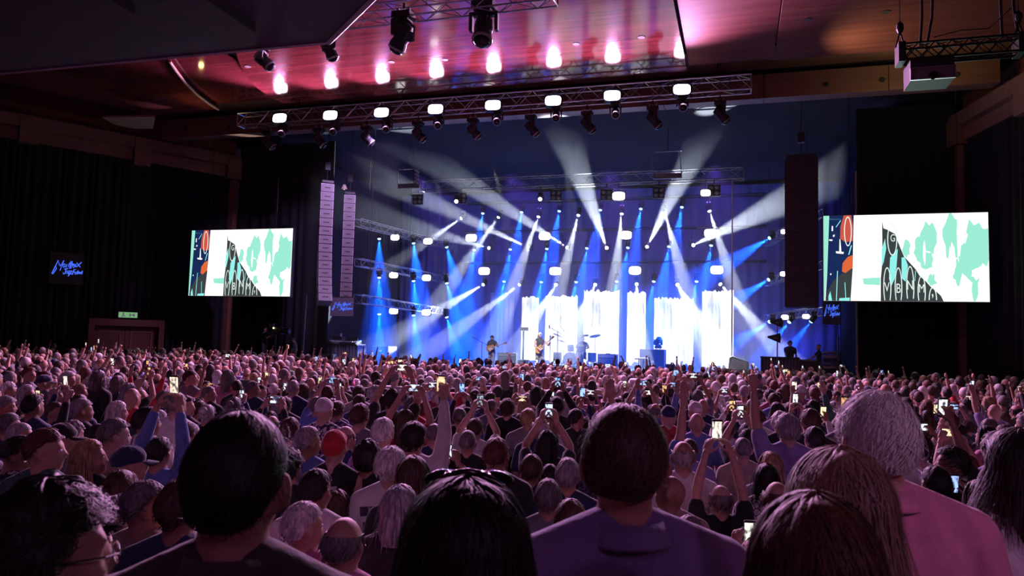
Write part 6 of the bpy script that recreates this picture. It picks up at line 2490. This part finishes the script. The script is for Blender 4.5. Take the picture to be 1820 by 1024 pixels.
# ---- labels that single people out
HN = {'white': 'white-haired', 'grey': 'grey-haired', 'salt': 'greying', 'dark': 'dark-haired', 'brown': 'brown-haired', 'auburn': 'auburn-haired', 'blonde': 'blonde', 'black': 'black-haired', '': 'fair-haired'}
PN = {'portrait2': 'raising a phone', 'landscape2': 'raising a phone', 'high2': 'arms high with phone', 'single': 'phone in one hand', 'fist': 'fist raised', 'point': 'finger raised', 'open_up': 'both arms up', 'face': 'filming at face height'}
buck = {}
for r in people:
    if r['label']:
        continue
    if r['hat']:
        hs = '%s %s wearer' % (r['hatname'] or 'dark', r['hat'])
    elif r['hair'] is None:
        hs = 'bald person'
    elif r['hair'] == 'fringe':
        hs = 'balding person'
    else:
        st = {'long': 'long ', 'bob': 'bobbed ', 'curly': 'curly ', 'ponytail': 'ponytailed ', 'bun': 'bun-wearing ', 'buzz': 'cropped '}.get(r['hair'], '')
        hs = st + HN[r['hcol']] + ' person'
    s_ = ('striped ' if r['pattern'] in ('vstripe', 'hstripe') else 'patterned ' if r['pattern'] else '') + r['sname'] + ' shirt'
    k = [x for x in r['pose'] if x in PN]
    base = hs + ', ' + s_ + (', ' + PN[k[0]] if k else '') + ', ' + rown(r['D']) + ' ' + zone(r['px'])
    buck.setdefault(base, []).append(r)
for base, rs in buck.items():
    rs.sort(key=lambda r: r['px'])
    for i, r in enumerate(rs):
        nw = len(base.replace(',', '').split())
        suffix = '' if len(rs) == 1 else (', %s leftward' % ordn(i) if nw > 13 else ', %s from left' % ordn(i))
        r['o']['label'] = base + suffix
pb2 = {}
far_phones = []

# printed backs of two shirts
for r in people:
    if r['hat'] == 'beanie' and r['hatname'] == 'red':
        for k, (x, z, w, h, rot, mt) in enumerate(((-0.055, 1.37, 0.05, 0.03, 20, 'print_red'), (0.0, 1.375, 0.05, 0.032, 20, 'print_red'), (0.05, 1.38, 0.045, 0.03, 20, 'print_pale'), (-0.04, 1.335, 0.09, 0.012, 6, 'print_pale'), (0.05, 1.335, 0.08, 0.012, 6, 'print_pale'), (0.02, 1.30, 0.12, 0.03, 12, 'print_red'), (0.0, 1.26, 0.06, 0.03, 15, 'print_red'), (0.0, 1.22, 0.05, 0.02, 10, 'print_red'))):
            MB().prism([(-w / 2, -h / 2), (w / 2, -h / 2 + 0.006), (w / 2 + 0.012, h / 2), (-w / 2 + 0.012, h / 2 - 0.006)], 0.006, (x, -0.147 if abs(x) < 0.06 else -0.145, z)).build('shirt_print', mt, r['o'])
    elif r['hcol'] == 'white' and r['sname'] == 'white' and r['hair'] == 'thick':
        for k, (x, z, w, h) in enumerate(((-0.115, 1.37, 0.05, 0.055), (-0.075, 1.335, 0.04, 0.04), (-0.105, 1.285, 0.026, 0.045), (-0.06, 1.40, 0.04, 0.008), (-0.045, 1.375, 0.05, 0.008), (-0.02, 1.335, 0.03, 0.008))):
            MB().box((x, -0.142, z), (w, 0.006, h), Matrix.Rotation(R(-6), 3, 'Y')).build('shirt_print', 'print_dark', r['o'])
# ---- the mass of the far crowd: real bodies, joined, too many to tell apart
class Low:
    pass


def low_person(style, arms):
    parts = []

    def add(mb, kind):
        parts.append((mb, kind))
    m = MB().ell(SKC, (0.076, 0.097, 0.104), None, 8, 6)
    m.ell((0, 0.035, 1.575), (0.058, 0.064, 0.064), None, 7, 4)
    m.bar((0, -0.01, 1.43), (0, 0, 1.58), 0.056, 6, cap=False)
    m.caps((0, 0.1, 1.61), (0, 0.112, 1.59), 0.012, 0.012, 4)
    for s in (-1, 1):
        m.ell((s * 0.08, 0, 1.61), (0.012, 0.02, 0.03), None, 4, 3)
    add(m, 0)
    if style == 'short':
        h = MB().ell(SKC + Vector((0, -0.018, 0.014)), (0.085, 0.098, 0.108), None, 10, 6)
    elif style == 'long':
        h = MB().ell(SKC + Vector((0, -0.02, 0.012)), (0.094, 0.10, 0.114), None, 10, 6)
        h.ell((0, -0.05, 1.50), (0.09, 0.06, 0.17), None, 10, 7)
    elif style == 'fringe':
        h = MB().ell(SKC + Vector((0, -0.026, -0.035)), (0.083, 0.09, 0.062), None, 12, 7)
    elif style == 'cap':
        h = MB().ell(SKC + Vector((0, -0.01, 0.022)), (0.088, 0.105, 0.098), None, 12, 7)
        h.box((0, 0.12, 1.66), (0.13, 0.09, 0.012))
    else:
        h = MB().ell(SKC + Vector((0, -0.02, 0.022)), (0.098, 0.108, 0.115), None, 10, 6)
    if style != 'bald':
        add(h, 1)
    t = MB().ell((0, 0, 1.20), (0.19, 0.125, 0.30), None, 10, 5)
    t.caps((-0.16, -0.005, 1.405), (0.16, -0.005, 1.405), 0.075, 0.075, 7)
    t.ell((0, 0, 0.85), (0.18, 0.13, 0.2), None, 8, 4)
    for s in (-1, 1):
        t.bar((s * 0.09, 0, 0.9), (s * 0.1, 0, 0.02), 0.085, 5, 0.055, cap=False)
    add(t, 2)
    sk = MB()
    sl = MB()
    for s, an in ((-1, arms[0]), (1, arms[1])):
        T, hint = ARMS[an][0], ARMS[an][1]
        S = Vector((s * 0.185, -0.008, 1.405))
        E_, T2 = ik(S, Vector((T[0] * s, T[1], T[2])), 0.285, 0.265, Vector((hint[0] * s, hint[1], hint[2])))
        sl.bar(S, S.lerp(E_, 0.6), 0.062, 5, 0.06)
        sk.bar(S, E_, 0.05, 5, 0.04, cap=False).bar(E_, T2, 0.04, 5, 0.028, cap=False)
        u = (T2 - E_).normalized()
        sk.ell(T2 + u * 0.06, (0.036, 0.03, 0.055), frame_of(u), 5, 4)
    add(sk, 0)
    add(sl, 2)
    V, Fc, K = [], [], []
    for mb, kind in parts:
        o = len(V)
        V += mb.v
        Fc += [tuple(i + o for i in q) for q in mb.f]
        K += [kind] * len(mb.v)
    return np.array(V, dtype=np.float64), Fc, np.array(K)


LOW = {}
LST = ['short'] * 9 + ['long'] * 4 + ['fringe'] * 3 + ['bald', 'cap', 'full', 'full']
LAR = [('down', 'down')] * 110 + [('portrait2', 'portrait2')] * 3 + [('landscape2', 'landscape2')] + [('fist', 'down'), ('down', 'point'), ('open_up', 'open_up'), ('down', 'single'), ('single', 'down')] * 2
VV, FF, CC = [], [], []
base = 0
fp = []
for D, X, Y, hgt, u, v_ in mass:
    st, ar = rng.choice(LST), rng.choice(LAR)
    if (st, ar) not in LOW:
        LOW[(st, ar)] = low_person(st, ar)
    V, Fc, K = LOW[(st, ar)]
    s_ = hgt / 1.745
    th = face_rz(X, Y, rng.gauss(0, 18) - (35 if (u < 450 and rng.random() < 0.3) else 0))
    c, s = math.cos(th) * s_, math.sin(th) * s_
    P = np.empty_like(V)
    P[:, 0] = V[:, 0] * c - V[:, 1] * s + X
    P[:, 1] = V[:, 0] * s + V[:, 1] * c + Y
    P[:, 2] = V[:, 2] * s_
    hc = HC[rng.choice(HCOL)]
    if st == 'cap':
        hc = SC[rng.choice(['black', 'navy', 'white'])]
    cols = np.array([rng.choice(SKINS), hc, SC[rng.choice(SHN)]])
    VV.append(P)
    CC.append(cols[K])
    FF += [tuple(i + base for i in q) for q in Fc]
    base += len(V)
    k = [a for a in ar if a in PHONE_AT]
    if k and len(fp) < 60 and 0 < u < 1820:
        fp.append((X, Y, s_, th, k[0], -1 if (ar[0] in PHONE_AT and ar[1] not in PHONE_AT) else 1, u, D))
me = bpy.data.meshes.new('crowd')
me.from_pydata(np.concatenate(VV).tolist(), [], FF)
ca = me.color_attributes.new('col', 'FLOAT_COLOR', 'POINT')
cc = np.concatenate(CC)
ca.data.foreach_set('color', np.concatenate([cc, np.ones((len(cc), 1))], 1).ravel())
me.polygons.foreach_set('use_smooth', [True] * len(me.polygons))
m, nt, b = _m('crowd_mass')
at_ = N(nt, 'ShaderNodeAttribute', attribute_name='col')
nz = N(nt, 'ShaderNodeTexNoise', i_Scale=60.0, i_Detail=2.0)
tc = N(nt, 'ShaderNodeTexCoord')
nt.links.new(tc.outputs['Object'], nz.inputs['Vector'])
mr = N(nt, 'ShaderNodeMapRange', i_3=0.6, i_4=1.4)
nt.links.new(nz.outputs[0], mr.inputs[0])
mx = N(nt, 'ShaderNodeVectorMath', operation='SCALE')
nt.links.new(at_.outputs['Color'], mx.inputs[0])
nt.links.new(mr.outputs[0], mx.inputs['Scale'])
nt.links.new(mx.outputs[0], b.inputs['Base Color'])
b.inputs['Roughness'].default_value = 0.65
me.materials.append(m)
o = link('crowd', me)
tag(o, 'distant mass of spectators packed up to the stage', 'crowd', None, 'stuff')
for X, Y, s_, th, pose, sgn, u, D in fp:
    x, y, z, rot = PHONE_AT[pose]
    M2 = Matrix.Translation((X, Y, 0)) @ Matrix.Rotation(th, 4, 'Z') @ Matrix.Translation((x * sgn * s_, y * s_, z * s_)) @ Matrix.Rotation(R(rot), 4, 'Y')
    p = dup(PH)
    p.location, p.rotation_euler, p.scale = M2.translation, M2.to_euler(), (1, 1, 1)
    child(p, 'screen').color = (*rng.choice(PHC), 1)
    tag(p, '', 'phone', 'phones held up in the crowd')
    people.append(dict(phone=p, px=u, D=D, pose=(pose, pose), label=None))
buck = {}
for r in people:
    if 'phone' not in r:
        continue
    pp = r['phone'].location
    u, v_, D = proj(pp)
    land = any(x == 'landscape2' for x in r['pose'])
    base_ = 'lit phone held %s above the crowd, %s %s' % ('sideways' if land else 'upright', rown(D), zone(u))
    if 'face' in r['pose']:
        base_ = 'lit phone held at face height, %s %s' % (rown(D), zone(u))
    buck.setdefault(base_, []).append((u, r['phone']))
for b_, L_ in buck.items():
    L_.sort(key=lambda q: q[0])
    for i, (u, p) in enumerate(L_):
        p['label'] = b_ + ('' if len(L_) == 1 else ', %s from left' % ordn(i))
print('people', len(people), 'cand', len(cand), 'mass', len(mass), 'faces', len(FF), 'phones', len(ph_used))
# ------------------------------------------------------------------ haze over the stage, lit by the lamps; thinner towards the hall
m = bpy.data.materials.new('stage_haze')
m.use_nodes = True
nt = m.node_tree
nt.nodes.clear()
vo = nt.nodes.new('ShaderNodeVolumeScatter')
vo.inputs['Density'].default_value = 0.0085
vo.inputs['Anisotropy'].default_value = 0.25
vo.inputs['Color'].default_value = (0.93, 0.95, 1.0, 1)
oo = nt.nodes.new('ShaderNodeOutputMaterial')
nt.links.new(vo.outputs[0], oo.inputs['Volume'])
MATS['stage_haze'] = m
for x0, x1, y0, z1, lab in ((-17.6, 3.7, 26.6, 11.2, 'thinnest outer layer of stage haze reaching the front truss'), (-16.8, 3.2, 29.6, 10.8, 'middle layer of stage haze between the loudspeakers'), (-19.5, 2.8, 32.6, 10.4, 'densest stage haze around the band and rear lamps')):
    hz = MB().box(((x0 + x1) / 2, (y0 + 43.6) / 2, (1.11 + z1) / 2), (x1 - x0, 43.6 - y0, z1 - 1.11)).build('haze', 'stage_haze')
    tag(hz, lab, 'haze', None, 'stuff')

bpy.data.scenes.remove(WORK)
